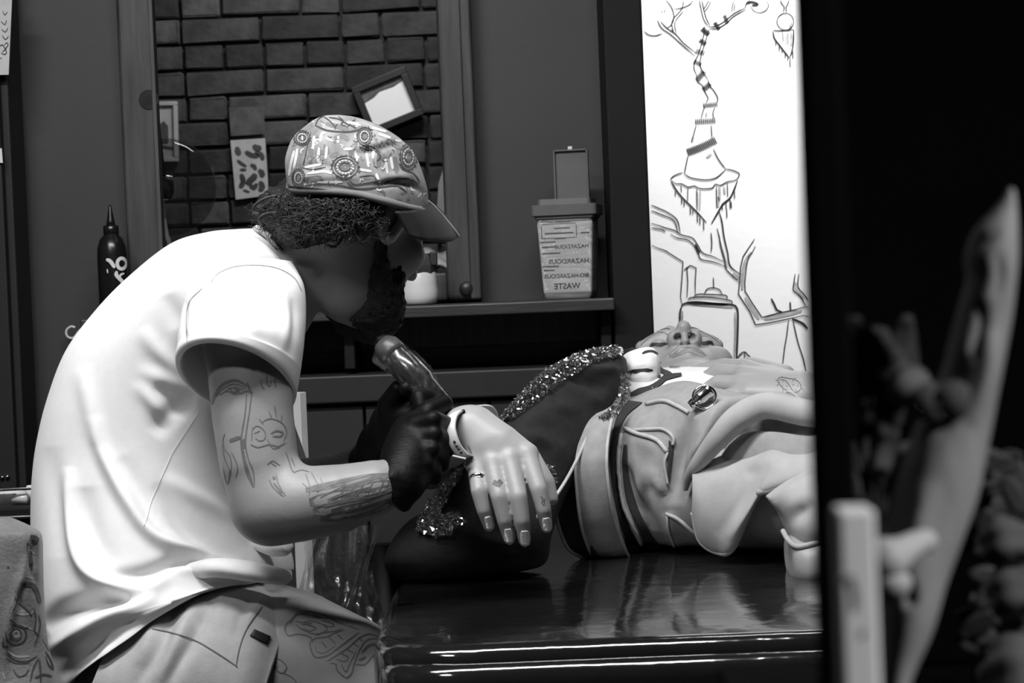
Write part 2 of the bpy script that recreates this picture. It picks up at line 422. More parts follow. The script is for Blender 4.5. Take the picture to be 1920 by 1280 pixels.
t, c, R, W, H, pr = flat_frame('tilted_picture_frame', 727, 190, 108, 96, -20, YW - .04, 0.020, 0.03, mat('black_frame', .012, .4, .2, 20), M_fp,
    'black framed picture with a bright white print hanging tilted on the brick wall', 'picture')
obj('motif', dab(c, R, ((-W/2+.02, H/2-.02), (W/2-.02, H/2-.02), (W/2-.02, H/2-.032), (W/2-.05, H/2-.038), (-.01, H/2-.036), (-.03, H/2-.045), (-W/2+.02, H/2-.05))), mat('mid_print', .10, .6, .5, 30), pr, False)
def sheet(name, pts, Y, material, label, cat, t=0.003):
    V = [onY(x, y, Y) for x, y in pts]; n = len(V); V = np.vstack((V, np.array(V) + (0, t, 0)))
    F = [tuple(range(n))[::-1], tuple(range(n, 2 * n))] + [(i, (i + 1) % n, (i + 1) % n + n, i + n) for i in range(n)]
    return obj(name, (V, F), material, None, False, label, cat)
sheet('dark_print_card', ((429, 202), (494, 199), (497, 251), (433, 255)), YW - .03, mat('grey_card', .085, .6, .5, 30), 'small dark grey print above the white spotted poster on the bricks', 'print')
pst = sheet('spotted_poster', ((432, 263), (497, 259), (504, 366), (442, 374)), YW - .03, mat('poster_white', .5, .6, .12, 40), 'narrow white poster with dark blotchy drawings on the brick wall', 'poster')
sw = lambda Y: (lambda x, y, off: onY(x, y, Y - off))
obj('blotch', strokes(sw(YW - .031), [(p, wd) for p, wd in (
    (((444, 275), (446, 284), (450, 290)), 11), (((475, 272), (482, 278), (490, 276)), 12), (((460, 284), (472, 291), (486, 292)), 9), (((478, 284), (490, 290), (493, 300)), 9),
    (((445, 300), (452, 306), (462, 312)), 6), (((470, 308), (477, 312), (480, 318)), 9), (((450, 318), (462, 318)), 6), (((485, 318), (492, 325), (490, 332)), 11),
    (((452, 326), (456, 340), (450, 352)), 10), (((462, 345), (474, 334), (480, 326)), 12), (((468, 346), (476, 352), (482, 344)), 9), (((487, 340), (492, 350), (486, 358)), 11), (((456, 356), (468, 360)), 5))]), M_dk, pst)
sheet('cap_reflection', ((836, 300), (822, 345), (818, 425), (842, 428), (842, 300)), YW - .03, mat('cap_reflection', .3, .7, .2, 30), 'pale sheet standing in for the reflected cap, beside the right post of the frame', 'reflection stand-in')  # added sheet, its pale colour stands in for the cap's mirror reflection
# smoked glass lantern with a pale rope inside the opening
lc = onY(313, 352, 4.25); t = thing('glass_lantern', lc, 'smoked glass globe with black fitting and pale rope behind the left post', 'lantern')
r_ = 0.098
obj('globe', lathe([(r_ * math.sin(a), -r_ * math.cos(a)) for a in np.linspace(0.05, PI - .05, 24)], 40, None, lc), mat('smoked_glass', 0.05, 0.06, .1, 10, alpha=0.35, coat=0.0), t)
fc = onY(309, 352, 4.2)
obj('fitting', lathe([(.002, -.022), (.012, -.022), (.018, -.01), (.018, .012), (.010, .02), (.002, .022)], 20, None, fc), M_black, t)
rope = [onY(*q, 4.18) for q in ((303, 374), (305, 395), (308, 418), (312, 440), (318, 462), (322, 520))]
ra = cr(rope, 60); parts = []
for ph in (0, PI):
    T = np.linspace(0, 26 * PI, 240); A = cr(rope, 240)
    parts.append(tube(A + 0.0028 * np.stack((np.cos(T + ph), np.sin(T + ph), 0 * T), -1), .0028, 6))
obj('rope', join(parts), mat('pale_rope', .55, .8, .2, 60), t)
obj('hanger', tube([fc + (0, 0, .02), fc + (-.03, .0, .5), fc + (-.03, 0, 1.2)], .003, 6), M_black, t)

# ---- wooden frame of the opening
t = thing('wooden_frame', (xl, YB, zb), 'wide dark wooden frame around an opening onto the brick wall', 'frame')
lo = onY(230, 300, 3.60)[0]; li = onY(296, 300, 3.60)[0]; ri = onY(833, 400, 3.60)[0]; ro = onY(893, 400, 3.60)[0]
obj('left_post', box2((lo, 3.60, zb - .02), (li, 3.622, 2.35), .006), M_wood, t, False)
obj('left_post', box2((li - .005, 3.598, zb), (li + .002, 3.63, 2.3), .001), mat('wood_edge', .06, .5, .4, 20, stretch=(6, 6, .5)), t, False)
obj('right_post', box2((ri, 3.60, zb - .02), (ro, 3.68, 2.35), .008), M_wood, t, False)
obj('right_post', box2((ri + (ro - ri) * .72, 3.592, zb - .02), (ro + .004, 3.66, 2.35), .004), M_wood, t, False)
zr = onY(800, 512, 3.61)[2]
obj('bottom_rail', box2((li, 3.615, zb - .02), (ri, 3.68, zr), .004), M_wood, t, False)
obj('top_rail', box2((lo, 3.60, 2.28), (ro, 3.68, 2.35), .004), M_wood, t, False)
kc = onY(875, 541, 3.597); obj('knob', lathe([(.001, 0), (.011, 0), (.0125, .002), (.011, .005), (.001, .006)], 20, basis((0, -1, 0)), kc), mat('wood_knob', .022, .4, .3, 30), t)
kc = onY(279, 187, 3.599); obj('knot', lathe([(.001, 0), (.017, 0), (.016, .0006), (.001, .0008)], 20, basis((0, -1, 0)), kc), mat('wood_knot', .030, .7, .4, 60, spec=.1), t, False)

# ---- shelf
zs = onY(900, 568, 3.42)[2]
t = thing('wall_shelf', (0, 3.6, zs - .02), 'long dark shelf on the back wall under the wooden frame', 'shelf')
xs0 = onY(150, 610, 3.42)[0]; xs1 = onY(1152, 560, 3.42)[0]
M_shelf = mat('shelf_wood', 0.034, 0.42, .35, 12, .2, 40, stretch=(.6, 6, 6))
obj('board', box2((xs0, 3.42, zs - .020), (xs1, YB, zs), .003), M_shelf, t, False)
obj('back_rail', box2((xs0, YB - .02, zs - .075), (xs1, YB, zs - .020), .003), M_wood, t, False)
for x in (xs1 - .01, xs0 + .2, (xs0 + xs1) / 2): obj('bracket', box2((x - .012, 3.47, zs - .10), (x + .006, YB, zs - .02), .003), M_pil, t, False)

# ---- low cabinet under the shelf
zc = onY(900, 690, 3.50)[2]; zc2 = onY(900, 745, 3.46)[2]
t = thing('low_cabinet', (0, 3.55, 0), 'long dark low cabinet against the back wall below the shelf', 'cabinet')
xc1 = xp0 - .003
obj('worktop', box2((-.66, 3.44, zc2), (xc1, YB - .002, zc), .004), mat('worktop', .016, .5, .2, 20), t, False)
for a in range(4):
    x0 = -.65 + a * (xc1 + .65) / 4; x1 = -.65 + (a + 1) * (xc1 + .65) / 4
    obj('door', box2((x0 + .002, 3.455, .06), (x1 - .002, 3.48, zc2 - .004), .002), mat('cabinet_door', .019, .5, .12, 8), t, False)
obj('carcass', box2((-.65, 3.48, .0), (xc1, YB - .002, zc2)), M_black, t, False)
# white upright behind the arm
a = math.radians(58); R = np.array(((math.cos(a), -math.sin(a), 0), (math.sin(a), math.cos(a), 0), (0, 0, 1)))
c = onY(557, 735, 3.2); h = c[2]
obj('white_upright', box((c[0], 3.2, h / 2), (.016, .022, h), R, .001), mat('white_upright', .55, .5, .1, 20), None, False, 'narrow white upright standing behind the tattooist\'s bare upper arm', 'post')

# ---- tall black cabinet and what hangs on it
ye = 3.52; xe = onY(38, 640, ye)[0]
t = thing('tall_cabinet', (-1.3, 3.57, 0), 'tall black cabinet at the left edge of the picture', 'cabinet')
obj('carcass', box2((-1.88, ye, 0), (xe, 3.62, 2.35), .004), M_black, t, False)
obj('door', box2((-1.87, ye - .02, .05), (xe - .012, ye, 2.3), .003), M_black, t, False)
for q in ((5, 894), (15, 893)): obj('handle_stud', lathe([(.0005, 0), (.004, 0), (.003, .006), (.0005, .007)], 12, basis((0, -1, 0)), onY(*q, ye - .02)), M_steel, t)
nt_ = sheet('note_strip', ((-40, -40), (24, -40), (16, 140), (-40, 141)), ye - .025, mat('note_paper', .55, .7, .1, 30), 'pale paper strip with handwriting pinned to the black cabinet', 'note')
obj('handwriting', strokes(sw(ye - .0255), [(((4, 98), (10, 92), (15, 84), (13, 80), (8, 84)), 1.6), (((-2, 88), (4, 84), (9, 90), (12, 99), (8, 102), (2, 99)), 1.6), (((4, 66), (10, 74), (16, 68)), 1.5), (((3, 55), (10, 60), (15, 52)), 1.4), (((2, 40), (9, 46), (12, 38)), 1.4), (((0, 108), (3, 110)), 1.6), (((5, 20), (9, 28), (14, 22)), 1.3)], step=2), M_ink, nt_)
sheet('small_note', ((-30, 276), (3, 278), (5, 305), (-30, 306)), ye - .025, M_paper, 'small white paper scrap low on the black cabinet', 'note')
hk = [onY(*q, 3.62) for q in ((141, 614), (134, 612), (126, 617), (124, 625), (128, 632), (136, 634), (142, 629), (147, 622), (160, 610))]
obj('wall_hook', tube(hk, .0022, 8, 30), mat('white_plastic', .6, .3, .05, 20), None, True, 'small white curved hook on the dark wall behind the back', 'hook')

# ---- dropper bottle
bc = onY(214, 560, 3.53); bc[2] = zs; s = 3.53 / FPX
t = thing('dropper_bottle', bc, 'black squeeze bottle with pointed nozzle and white emblem on the shelf', 'bottle')
zz = lambda y: onY(208, y, 3.53)[2] - zs
M_bot = mat('black_plastic', .010, .25, .2, 20)
obj('body', lathe([(.002, 0), (26 * s, 0), (28 * s, .004), (28 * s, zz(478)), (27 * s, zz(465)), (22 * s, zz(448)), (14 * s, zz(440)), (13 * s, zz(436))], 32, None, bc), M_bot, t)
obj('collar', lathe([(13 * s, zz(440)), (14.5 * s, zz(439)), (14.5 * s, zz(424)), (12 * s, zz(422)), (.001, zz(422))], 28, None, bc), M_bot, t)
obj('nozzle', lathe([(9 * s, zz(423)), (7.5 * s, zz(415)), (3 * s, zz(388)), (2 * s, zz(384)), (.0005, zz(384))], 20, None, bc), M_bot, t)
def cyl(x, y, off):                     # surface of the bottle's body
    d = DIR(x, y); o = CAM[:2] - bc[:2]; a = d[0]**2 + d[1]**2; b = o @ d[:2]; cc = o @ o - (28 * s + off)**2; q = b * b - a * cc
    return None if q < 0 else CAM + d * ((-b - math.sqrt(q)) / a)
ring = [(228 + 8.2 * math.cos(a), 494 + 10 * math.sin(a)) for a in np.linspace(0, 2 * PI, 28)]
obj('emblem', strokes(cyl, [(ring, 6.5), (((199, 486), (206, 489), (211, 495), (215, 502)), 7), (((219, 508), (218, 515), (223, 521), (228, 526), (232, 530)), 7), (((233, 512), (226, 515), (225, 520)), 4), (((201, 504), (202, 512)), 2.5)], .0003, 2), M_paper, t)

# ---- white jar
jc = onY(786, 575, 3.50); jc[2] = zs; s = 3.5 / FPX
t = thing('white_jar', jc, 'white rounded jar with a dark grey lid on the shelf beyond the face', 'jar')
obj('body', lathe([(.002, 0), (24 * s, 0), (33 * s, 4 * s), (36.5 * s, 14 * s), (37 * s, 26 * s), (35 * s, 40 * s), (34 * s, 60 * s), (30 * s, 66 * s), (.001, 66 * s)], 36, None, jc), mat('milky_plastic', .68, .35, .03, 20, coat=.3), t)
lid = lathe([(33 * s, 58 * s), (36 * s, 60 * s), (36 * s, 74 * s), (33 * s, 88 * s), (28 * s, 96 * s), (.001, 97 * s)], 8, None, jc); V = lid[0]
obj('lid', (V, lid[1]), mat('grey_lid', .035, .5, .1, 20), t, False)
obj('lid_tab', box(jc + np.array((31 * s, -10 * s, 86 * s)), (14 * s, 20 * s, 26 * s), None, .002), mat('grey_lid2', .018, .5, .1, 20), t, False)
# wavy pale sheet added in place of the shirt's reflection, foot of the opening
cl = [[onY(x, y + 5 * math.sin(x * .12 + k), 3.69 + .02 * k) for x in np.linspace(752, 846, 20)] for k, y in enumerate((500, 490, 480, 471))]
obj('shirt_reflection', shell(np.array(cl), 4, 20, .006, UP), mat('shirt_reflection_tone', .45, .8, .2, 40), None, True, 'pale folded sheet standing in for the reflected shirt, behind the white jar', 'cloth')

# ---- sharps bin
c0 = onY(1070, 556, 3.53); c0[2] = zs; s = 3.53 / FPX
t = thing('waste_bin', c0, 'white biohazard waste bin wrapped in cling film on the right end of the shelf', 'bin')
a = math.radians(-9); R3 = np.array(((math.cos(a), -math.sin(a), 0), (math.sin(a), math.cos(a), 0), (0, 0, 1)))
def tap(z0, z1, w0, w1, d0, d1, bev=.004):
    V, F = box((0, 0, .5), (1, 1, 1), None, .06)
    f = V[:, 2:3]; V = np.hstack((V[:, :1] * (w0 + (w1 - w0) * f), V[:, 1:2] * (d0 + (d1 - d0) * f), z0 + (z1 - z0) * f)); return V @ R3.T + c0, F
obj('body', tap(0, 158 * s, 88 * s, 104 * s, .075, .088), mat('bin_plastic', .20, .4, .08, 25), t, False)
M_lid = mat('lid_plastic', .12, .35, .1, 30)
obj('lid', join([tap(155 * s, 176 * s, 122 * s, 122 * s, .104, .104), tap(174 * s, 187 * s, 100 * s, 98 * s, .085, .083), tap(150 * s, 157 * s, 110 * s, 112 * s, .094, .096)]), M_lid, t, False)
fl = obj('flap', join([box(c0 + R3 @ np.array((8 * s, .02, 232 * s)), (60 * s, .006, 96 * s), R3, .002), box(c0 + R3 @ np.array((8 * s - 31 * s, .017, 232 * s)), (3 * s, .012, 94 * s), R3), box(c0 + R3 @ np.array((8 * s + 31 * s, .017, 232 * s)), (3 * s, .012, 94 * s), R3), box(c0 + R3 @ np.array((8 * s, .017, 279 * s)), (60 * s, .012, 3 * s), R3)]), M_lid, t, False)
obj('catch', box(c0 + R3 @ np.array((8 * s, .014, 283 * s)), (8 * s, .006, 6 * s), R3), M_paper, fl, False)
lab = obj('label', tap(8 * s, 148 * s, 90 * s, 104.5 * s, .0765, .0885), mat('bin_label', .54, .5, .08, 40), t, False)
def words(txt, cx, zc, size, parent, dy, material=None):
    cu = bpy.data.curves.new('lettering', 'FONT'); cu.body = txt; cu.size = size; cu.align_x = 'CENTER'; cu.align_y = 'CENTER'; cu.offset = size * .018
    o = bpy.data.objects.new('lettering', cu); me = bpy.data.meshes.new_from_object(o); bpy.data.objects.remove(o)
    V = np.array([v.co[:] for v in me.vertices]); F = [tuple(p.vertices) for p in me.polygons]; bpy.data.meshes.remove(me)
    V = np.stack((cx - V[:, 0], np.full(len(V), -dy) - .0, zc + V[:, 1]), -1)      # the letters stand reversed in the picture
    V[:, 1] = -dy - (V[:, 2] / (158 * s)) * .0062
    return obj('lettering', (V @ R3.T + c0, F), material or M_txt, parent, False)
M_txt = mat('print_grey', .05, .6, .3, 60)
dyy = .0386
words('WASTE', 0, 24 * s, 15 * s, lab, dyy); words('BIO-HAZARDOUS', 0, 43 * s, 10.4 * s, lab, dyy)
words('HAZARDOUS', 5 * s, 70 * s, 12.5 * s, lab, dyy); words('HAZARDOUS', 12 * s, 97 * s, 10.5 * s, lab, dyy)
bars = []
def bar(x0, x1, z, h): bars.append(box(np.array((0, 0, 0)) + R3 @ np.array(((x0 + x1) / 2 * s, -dyy - (z / 158) * .0062, z * s)) + c0, ((x1 - x0) * s, .0004, h * s), R3))
for z in (114, 140): bar(-44, 22, z, 1.4)
for x in (-44, 21): bar(x, x + 1.5, 127, 27)
for x0, x1, z in ((-30, 12, 144), (-20, 10, 132), (-38, 16, 123), (-46, -18, 107), (-44, -12, 98), (-44, -14, 62), (-42, -22, 55), (-44, -10, 86), (30, 46, 122), (-20, 2, 113)): bar(x0, x1, z, 2.6)
obj('small_print', join(bars), mat('print_pale', .12, .6, .3, 60), lab, False)
# cling film round the bin
fv = []
for i in range(60):
    z = (4 + 148 * i / 59); f = z / 158; wx = (88 + 16 * f) * s / 2 + .0022; wy = (.075 + .013 * f) / 2 + .0022
    row = []
    for j in range(96):
        th = 2 * PI * j / 96; cx_, sy_ = math.cos(th), math.sin(th); e = 0.22
        b = 0.0013 * (math.sin(z * .30 + 7 * cx_ + 2 * math.sin(z * .11)) + .6 * math.sin(z * .62 - 11 * cx_) + .3 * math.sin(z * 1.3 + 17 * cx_))
        row.append((math.copysign(abs(cx_)**e, cx_) * (wx + b), math.copysign(abs(sy_)**e, sy_) * (wy + b), z * s))
    fv.append(np.array(row) @ R3.T + c0)
V, F = loft_rings(np.array(fv), False)
M_film = film_mat('cling_film', .09, .3, .05)
obj('film_wrap', (V, F), M_film, t)

# ---- drawing on the white wall: ink lines lying on the plaster
A3 = lambda pts: [(1180 + x / 3.047, y / 3.047) for x, y in pts]
A4 = lambda pts: [(1180 + x / 3.556, 360 + y / 3.556) for x, y in pts]
sm = sw(YM)
def lines(name, conv, its, material=M_ink, off=.0012, label=None): return obj(name, strokes(sm, [(conv(p), wd * .82) + tuple(x) for p, wd, *x in its], off, 2.5), material, wall_m, False, label)
def zig(path, n, w0, wd):               # hatching between two sides of a band
    A = cr(path, n); T = np.gradient(A, axis=0); T /= np.linalg.norm(T, axis=1, keepdims=True); N = np.stack((-T[:, 1], T[:, 0]), -1)
    return [([tuple(a + q * w0 / 2), tuple(a - q * w0 / 2)], wd) for a, q in zip(A, N)]
lines('drawn_tree', A3, [
    (((400, 0), (412, 60), (425, 110), (450, 150)), 2.4), (((415, 0), (425, 50), (440, 105), (462, 148)), 2.4), (((425, 50), (440, 30), (455, 0)), 2.2), (((432, 62), (450, 40), (468, 5)), 2.2),
    (((450, 152), (490, 150), (545, 120), (600, 75), (660, 45)), 2.4), (((455, 166), (500, 162), (550, 135), (600, 90), (670, 52)), 2.4), (((585, 70), (590, 30), (598, 5)), 2.2), (((598, 62), (602, 20)), 2.2),
    (((660, 45), (672, 15), (690, 5)), 3), (((672, 20), (700, 10), (735, 25), (700, 30)), 5), (((690, 30), (710, 60), (740, 72), (775, 62), (795, 35), (785, 5)), 2.2),
    (((160, 115), (185, 160), (240, 200), (300, 255), (375, 320)), 2.6), (((178, 122), (215, 160), (265, 195), (310, 245), (385, 305)), 2.6), (((255, 190), (245, 120), (300, 50), (310, 0)), 2.2), (((268, 190), (262, 125), (312, 60)), 2.0), (((240, 165), (252, 180)), 2.2),
    (((210, 0), (240, 40), (255, 90), (245, 135), (215, 160)), 2.2), (((85, 178), (110, 198), (150, 203), (190, 190)), 2.4), (((185, 55), (187, 75)), 1.6), (((200, 52), (204, 74)), 1.6), (((255, 50), (300, 45), (345, 25), (365, 0)), 2.0),
    (((430, 150), (425, 200), (410, 260), (395, 310), (375, 350), (370, 390), (385, 430)), 2.6), (((455, 170), (440, 220), (425, 270), (410, 320), (405, 370), (420, 410), (450, 455)), 2.6),
    (((385, 430), (390, 465), (420, 490), (430, 520), (450, 560), (440, 580)), 2.4), (((450, 455), (460, 490), (485, 520), (505, 560), (500, 590)), 2.6),
    (((430, 610), (420, 640), (410, 675)), 2.4), (((488, 615), (478, 645), (482, 675)), 2.4), (((382, 715), (370, 760), (355, 810)), 2.4), (((468, 715), (470, 750), (472, 785)), 2.4),
    (((335, 890), (325, 940), (315, 990)), 2.6), (((480, 850), (510, 910), (550, 965)), 2.6), (((315, 990), (345, 1012), (400, 1024), (450, 1026), (500, 1012), (550, 968)), 2.6)], label='ink drawing of a twisting tree with rope bands')
bands = []
for p, n, w0 in ((((425, 602), (500, 595)), 9, 30), (((380, 695), (488, 688)), 11, 34), (((335, 868), (410, 840), (490, 800)), 18, 46), (((425, 510), (460, 480)), 6, 34), (((390, 455), (425, 410)), 7, 36), (((372, 350), (408, 368)), 6, 26),
                 (((385, 290), (425, 305)), 6, 30), (((405, 230), (435, 250)), 6, 28), (((418, 165), (452, 195)), 7, 32), (((490, 130), (512, 165)), 6, 26), (((545, 90), (560, 130)), 6, 24)):
    bands += zig(p, n, w0, 2.6)
lines('rope_band', A3, bands)
lines('drawn_island', A3, [(((235, 1020), (262, 1000), (305, 985)), 2.4), (((550, 965), (590, 972), (628, 992), (618, 1020)), 2.6), (((235, 1025), (265, 1048), (300, 1050), (335, 1068), (370, 1062), (400, 1075), (440, 1078), (475, 1072), (492, 1052), (520, 1058), (560, 1038), (600, 1030), (622, 1015)), 2.6),
    (((240, 1035), (265, 1080), (300, 1125), (340, 1165), (390, 1215), (440, 1270)), 3.6), (((618, 1030), (600, 1080), (575, 1130), (535, 1165), (505, 1215), (470, 1275)), 4.0),
    (((295, 1055), (298, 1100)), 2), (((335, 1070), (333, 1150)), 2), (((385, 1075), (388, 1200)), 2.2), (((497, 1065), (500, 1185)), 2.4), (((560, 1045), (562, 1125)), 2.2)] +
    [(((x, y), (x + 2, y + l)), 2.4) for x, y, l in ((262, 1090, 30), (298, 1130, 35), (312, 1145, 35), (348, 1180, 45), (362, 1195, 30), (388, 1215, 55), (402, 1235, 50), (424, 1255, 60), (530, 1160, 40), (552, 1150, 45), (556, 1190, 55), (575, 1130, 60), (600, 1085, 50), (582, 1150, 40))])
lines('drawn_ornament', A3, [(((862, 0), (872, 22), (885, 40), (880, 70)), 3), (((912, 0), (905, 25), (895, 42), (898, 70)), 3), ([(892 + 48 * math.cos(a), 123 + 48 * math.sin(a)) for a in np.linspace(0, 2 * PI, 24)], 2.4),
    (((820, 172), (860, 175), (940, 168)), 2.8), (((820, 178), (830, 220), (860, 260), (890, 300), (915, 330)), 4), (((940, 170), (938, 240), (930, 290), (918, 325)), 3), (((875, 180), (880, 240)), 1.8), (((905, 180), (908, 260)), 1.8)] +
    [(((x, y), (x + 1, y + l)), 2.4) for x, y, l in ((836, 230, 35), (856, 260, 36), (872, 275, 30), (890, 300, 35), (905, 325, 25), (918, 330, 55), (934, 290, 45))])
lines('drawn_skyline', A4, [(((145, 85), (190, 105), (255, 135), (318, 185), (340, 270)), 2.6), (((145, 122), (210, 148), (295, 188), (325, 265)), 2.6), (((145, 207), (205, 225), (240, 238), (300, 255), (350, 285), (420, 305), (455, 350), (490, 405), (560, 430), (632, 465)), 2.6),
    (((145, 237), (215, 250), (240, 265)), 2.6), (((275, 280), (320, 305), (390, 320), (435, 360), (460, 410), (480, 448), (560, 465), (640, 495)), 2.6), (((440, 345), (460, 390), (472, 400)), 5),
    (((150, 352), (180, 370), (240, 390), (310, 435), (358, 465), (352, 560), (342, 700), (352, 745)), 2.6, 1), (((385, 700), (390, 600), (384, 505), (405, 488), (445, 505), (440, 600), (440, 680)), 2.6, 1), (((365, 520), (385, 500)), 2.4),
    (((560, 568), (563, 640)), 2.6), (((500, 675), (520, 645), (560, 638), (600, 650), (620, 680)), 2.6), (((430, 695), (460, 680), (540, 682), (640, 688), (655, 712)), 2.8), (((390, 715), (420, 702), (540, 702), (670, 722), (688, 748)), 2.8)])
lines('drawn_spray_can', A4, [(((345, 760), (370, 742), (440, 732), (560, 742), (680, 750), (715, 770), (724, 820), (722, 950), (716, 1100), (716, 1130)), 4.6), (((350, 760), (338, 800), (336, 870)), 4), (((390, 740), (540, 745), (660, 752)), 5)])
lines('drawn_branch', A4, [(((585, 240), (600, 300), (615, 380), (635, 450), (645, 510), (690, 560), (728, 598)), 2.8), (((600, 130), (618, 200), (632, 300), (655, 400), (672, 490), (735, 545)), 3.4), (((835, 312), (790, 380), (758, 430), (742, 500), (735, 590), (728, 680), (760, 730), (805, 800), (842, 885), (950, 868), (1060, 845), (1160, 822), (1200, 830)), 2.8, 1),
    (((840, 360), (820, 400), (795, 430), (780, 500), (770, 600), (772, 660), (820, 740), (885, 835), (1000, 805), (1100, 785), (1170, 765), (1200, 768)), 2.8, 1),
    (((945, 708), (965, 745), (985, 785), (1025, 802)), 4.5), (((1072, 732), (1075, 790)), 4), (((1105, 545), (1098, 600), (1095, 655), (1140, 695), (1180, 760)), 2.8), (((1130, 545), (1125, 630), (1165, 680), (1195, 720)), 2.8),
    (((1085, 845), (1120, 858), (1160, 878), (1190, 910)), 5.5), (((1062, 850), (1050, 950), (1035, 1040), (1020, 1168)), 2.8), (((1090, 850), (1110, 940), (1130, 1020), (1160, 1110), (1182, 1205)), 3.0), (((545, 270), (550, 340), (546, 400)), 2.8)])
lines('drawn_hut', A4, [(((722, 1105), (740, 1080), (768, 1065), (790, 1085), (818, 1108)), 3), (((768, 1066), (768, 1122)), 2.6), (((815, 1105), (814, 1122)), 2.4)])
lines('grey_shading', A4, [(((600, 320), (628, 420), (652, 500)), 6), (((690, 540), (730, 575)), 9), (((815, 400), (772, 470), (755, 560), (752, 650)), 8), (((772, 700), (820, 780), (865, 845)), 8), (((900, 845), (1020, 820), (1150, 790)), 9), (((1108, 600), (1115, 650), (1165, 710)), 6),
    (((705, 800), (708, 950), (700, 1110)), 6), (((350, 790), (352, 850)), 6), (((420, 748), (560, 757), (690, 768)), 4), (((592, 30), (592, 100)), 6), (((455, 0), (452, 100)), 3)], M_grey, .0008)
lines('grey_shading', A3, [(((405, 1085), (402, 1200)), 4), (((515, 1065), (515, 1150)), 6), (((440, 900), (470, 880)), 6), (((540, 1065), (545, 1110)), 5), (((925, 185), (925, 260)), 6), (((895, 200), (897, 250)), 4), (((365, 780), (358, 810)), 6), (((930, 130), (915, 155)), 6), (((440, 640), (440, 665)), 5)], M_grey, .0008)

# ------------------------------------------------------------------ the tattooist
M_skin = mat('skin', 0.26, 0.48, 0.10, 30, 0.15, 260, dist=.001)
M_skin2 = mat('fair_skin', 0.34, 0.45, 0.06, 30, 0.10, 260, dist=.001)
M_shirt = mat('white_jersey', 0.80, 0.85, 0.03, 90, 0.12, 500, dist=.0006, sheen=.1)
M_hair = mat('dark_hair', 0.018, 0.45, 0.5, 60)
M_tat = mat('tattoo_ink', 0.055, 0.5, 0.3, 60)
M_tat2 = mat('faded_ink', 0.12, 0.5, 0.3, 60)
M_glove = mat('black_nitrile', 0.003, 0.5, 0.2, 30, 0.25, 120, spec=.14, dist=.002)
man = thing('person', P(330, 1280, 2.6) * (1, 1, 0), 'man in a white t-shirt and patterned cap bent over, black gloves, tattooing', 'person')
dm = 2.62
sk = Skin(P(60, 1340, 2.9) * (1, 0, 0) + (-.02, 2.18, .38), P(900, 240, 2.9) * (1, 0, 1) + (0.03, 2.92, .02), .0036)
# trunk
sk.limb(pl([(300, 1180, dm, .115), (235, 1050, dm, .10), (225, 900, dm, .105), (290, 730, dm, .115), (400, 600, dm, .10), (470, 565, dm, .075)]), .03)
sk.limb(pl([(440, 575, 2.47, .055), (455, 570, dm, .065), (480, 575, 2.78, .055)]), .03)
sk.limb(pl([(500, 545, dm, .055), (560, 490, 2.60, .055), (625, 455, 2.585, .056)]), .025)
# near arm
sk.limb(pl([(455, 590, 2.425, .052), (468, 690, 2.40, .0475), (474, 780, 2.39, .0455), (486, 870, 2.38, .044), (506, 945, 2.375, .0405)]), .02)
sk.limb(pl([(508, 950, 2.375, .040), (560, 945, 2.365, .0415), (630, 936, 2.36, .0385), (700, 915, 2.365, .031), (750, 898, 2.38, .024), (775, 868, 2.405, .020)]), .02)
# far arm
sk.limb(pl([(470, 570, 2.80, .048), (480, 760, 2.84, .040), (540, 915, 2.84, .036), (640, 895, 2.74, .032), (720, 855, 2.63, .025), (760, 820, 2.58, .025)]), .02)
# thighs and shins
sk.limb(pl([(300, 1230, 2.57, .098), (430, 1215, 2.53, .090), (540, 1238, 2.50, .084), (640, 1274, 2.475, .076), (720, 1310, 2.46, .064), (730, 1500, 2.50, .05), (720, 1900, 2.56, .042)]), .025)
sk.limb(pl([(300, 1230, 2.78, .09), (480, 1250, 2.88, .08), (600, 1310, 2.92, .06)]), .025)
# head, turned away and looking down
hf = np.array((.62, .66, -.43)); hf /= np.linalg.norm(hf); hu = np.array((0.0, 0, 1)) ; hu = hu - hf * (hu @ hf); hu /= np.linalg.norm(hu)
hc = P(664, 418, 2.59)
HL, HR = head(sk, hc, hf, hu, .97)
body = sk.get(); tree = bvh(body)
ob = obj('body', body, M_skin, man)
on = lambda tr, dmax=9: (lambda x, y, off: cast(tr, x, y, off))
# beard shadow and ear
def local_blob(name, pts, material, parent, k=.006, h=.0028, noise=0.0):
    A = np.array(pts); s = Skin(A[:, :3].min(0) - A[:, 3].max() - .01, A[:, :3].max(0) + A[:, 3].max() + .01, h); s.limb(A, k); V, F = s.get()
    if noise: V = V + RNG.normal(0, noise, V.shape)
    return obj(name, (V, F), material, parent)
E = lambda rows: [tuple(HL(*q[:3])) + (q[3],) for q in rows]
local_blob('ear', E([(.084, -.024, .016, .005), (.094, -.016, .030, .005), (.093, .000, .032, .005), (.087, .006, .012, .0045), (.083, .000, -.012, .006), (.081, -.006, -.026, .007)]), M_skin2, man, .004, .0016)
be = Skin(hc - .22, hc + .22, .004)
be.limb(E([(.062, .0, -.03, .008), (.054, .02, -.075, .014), (.032, .066, -.104, .020), (0, .08, -.108, .021), (-.032, .066, -.104, .020), (-.054, .02, -.075, .014)]), .02); be.limb(E([(.026, .07, -.06, .012), (.030, .066, -.085, .018), (0, .085, -.085, .016)]), .02); be.limb(E([(.05, .045, -.055, .014), (.045, .045, -.085, .02), (.02, .04, -.10, .024)]), .02)
V, F = be.get(); V = V + RNG.normal(0, .0011, V.shape); obj('beard', (V, F), mat('beard', .022, .85, .4, 200, .6, 400), man)

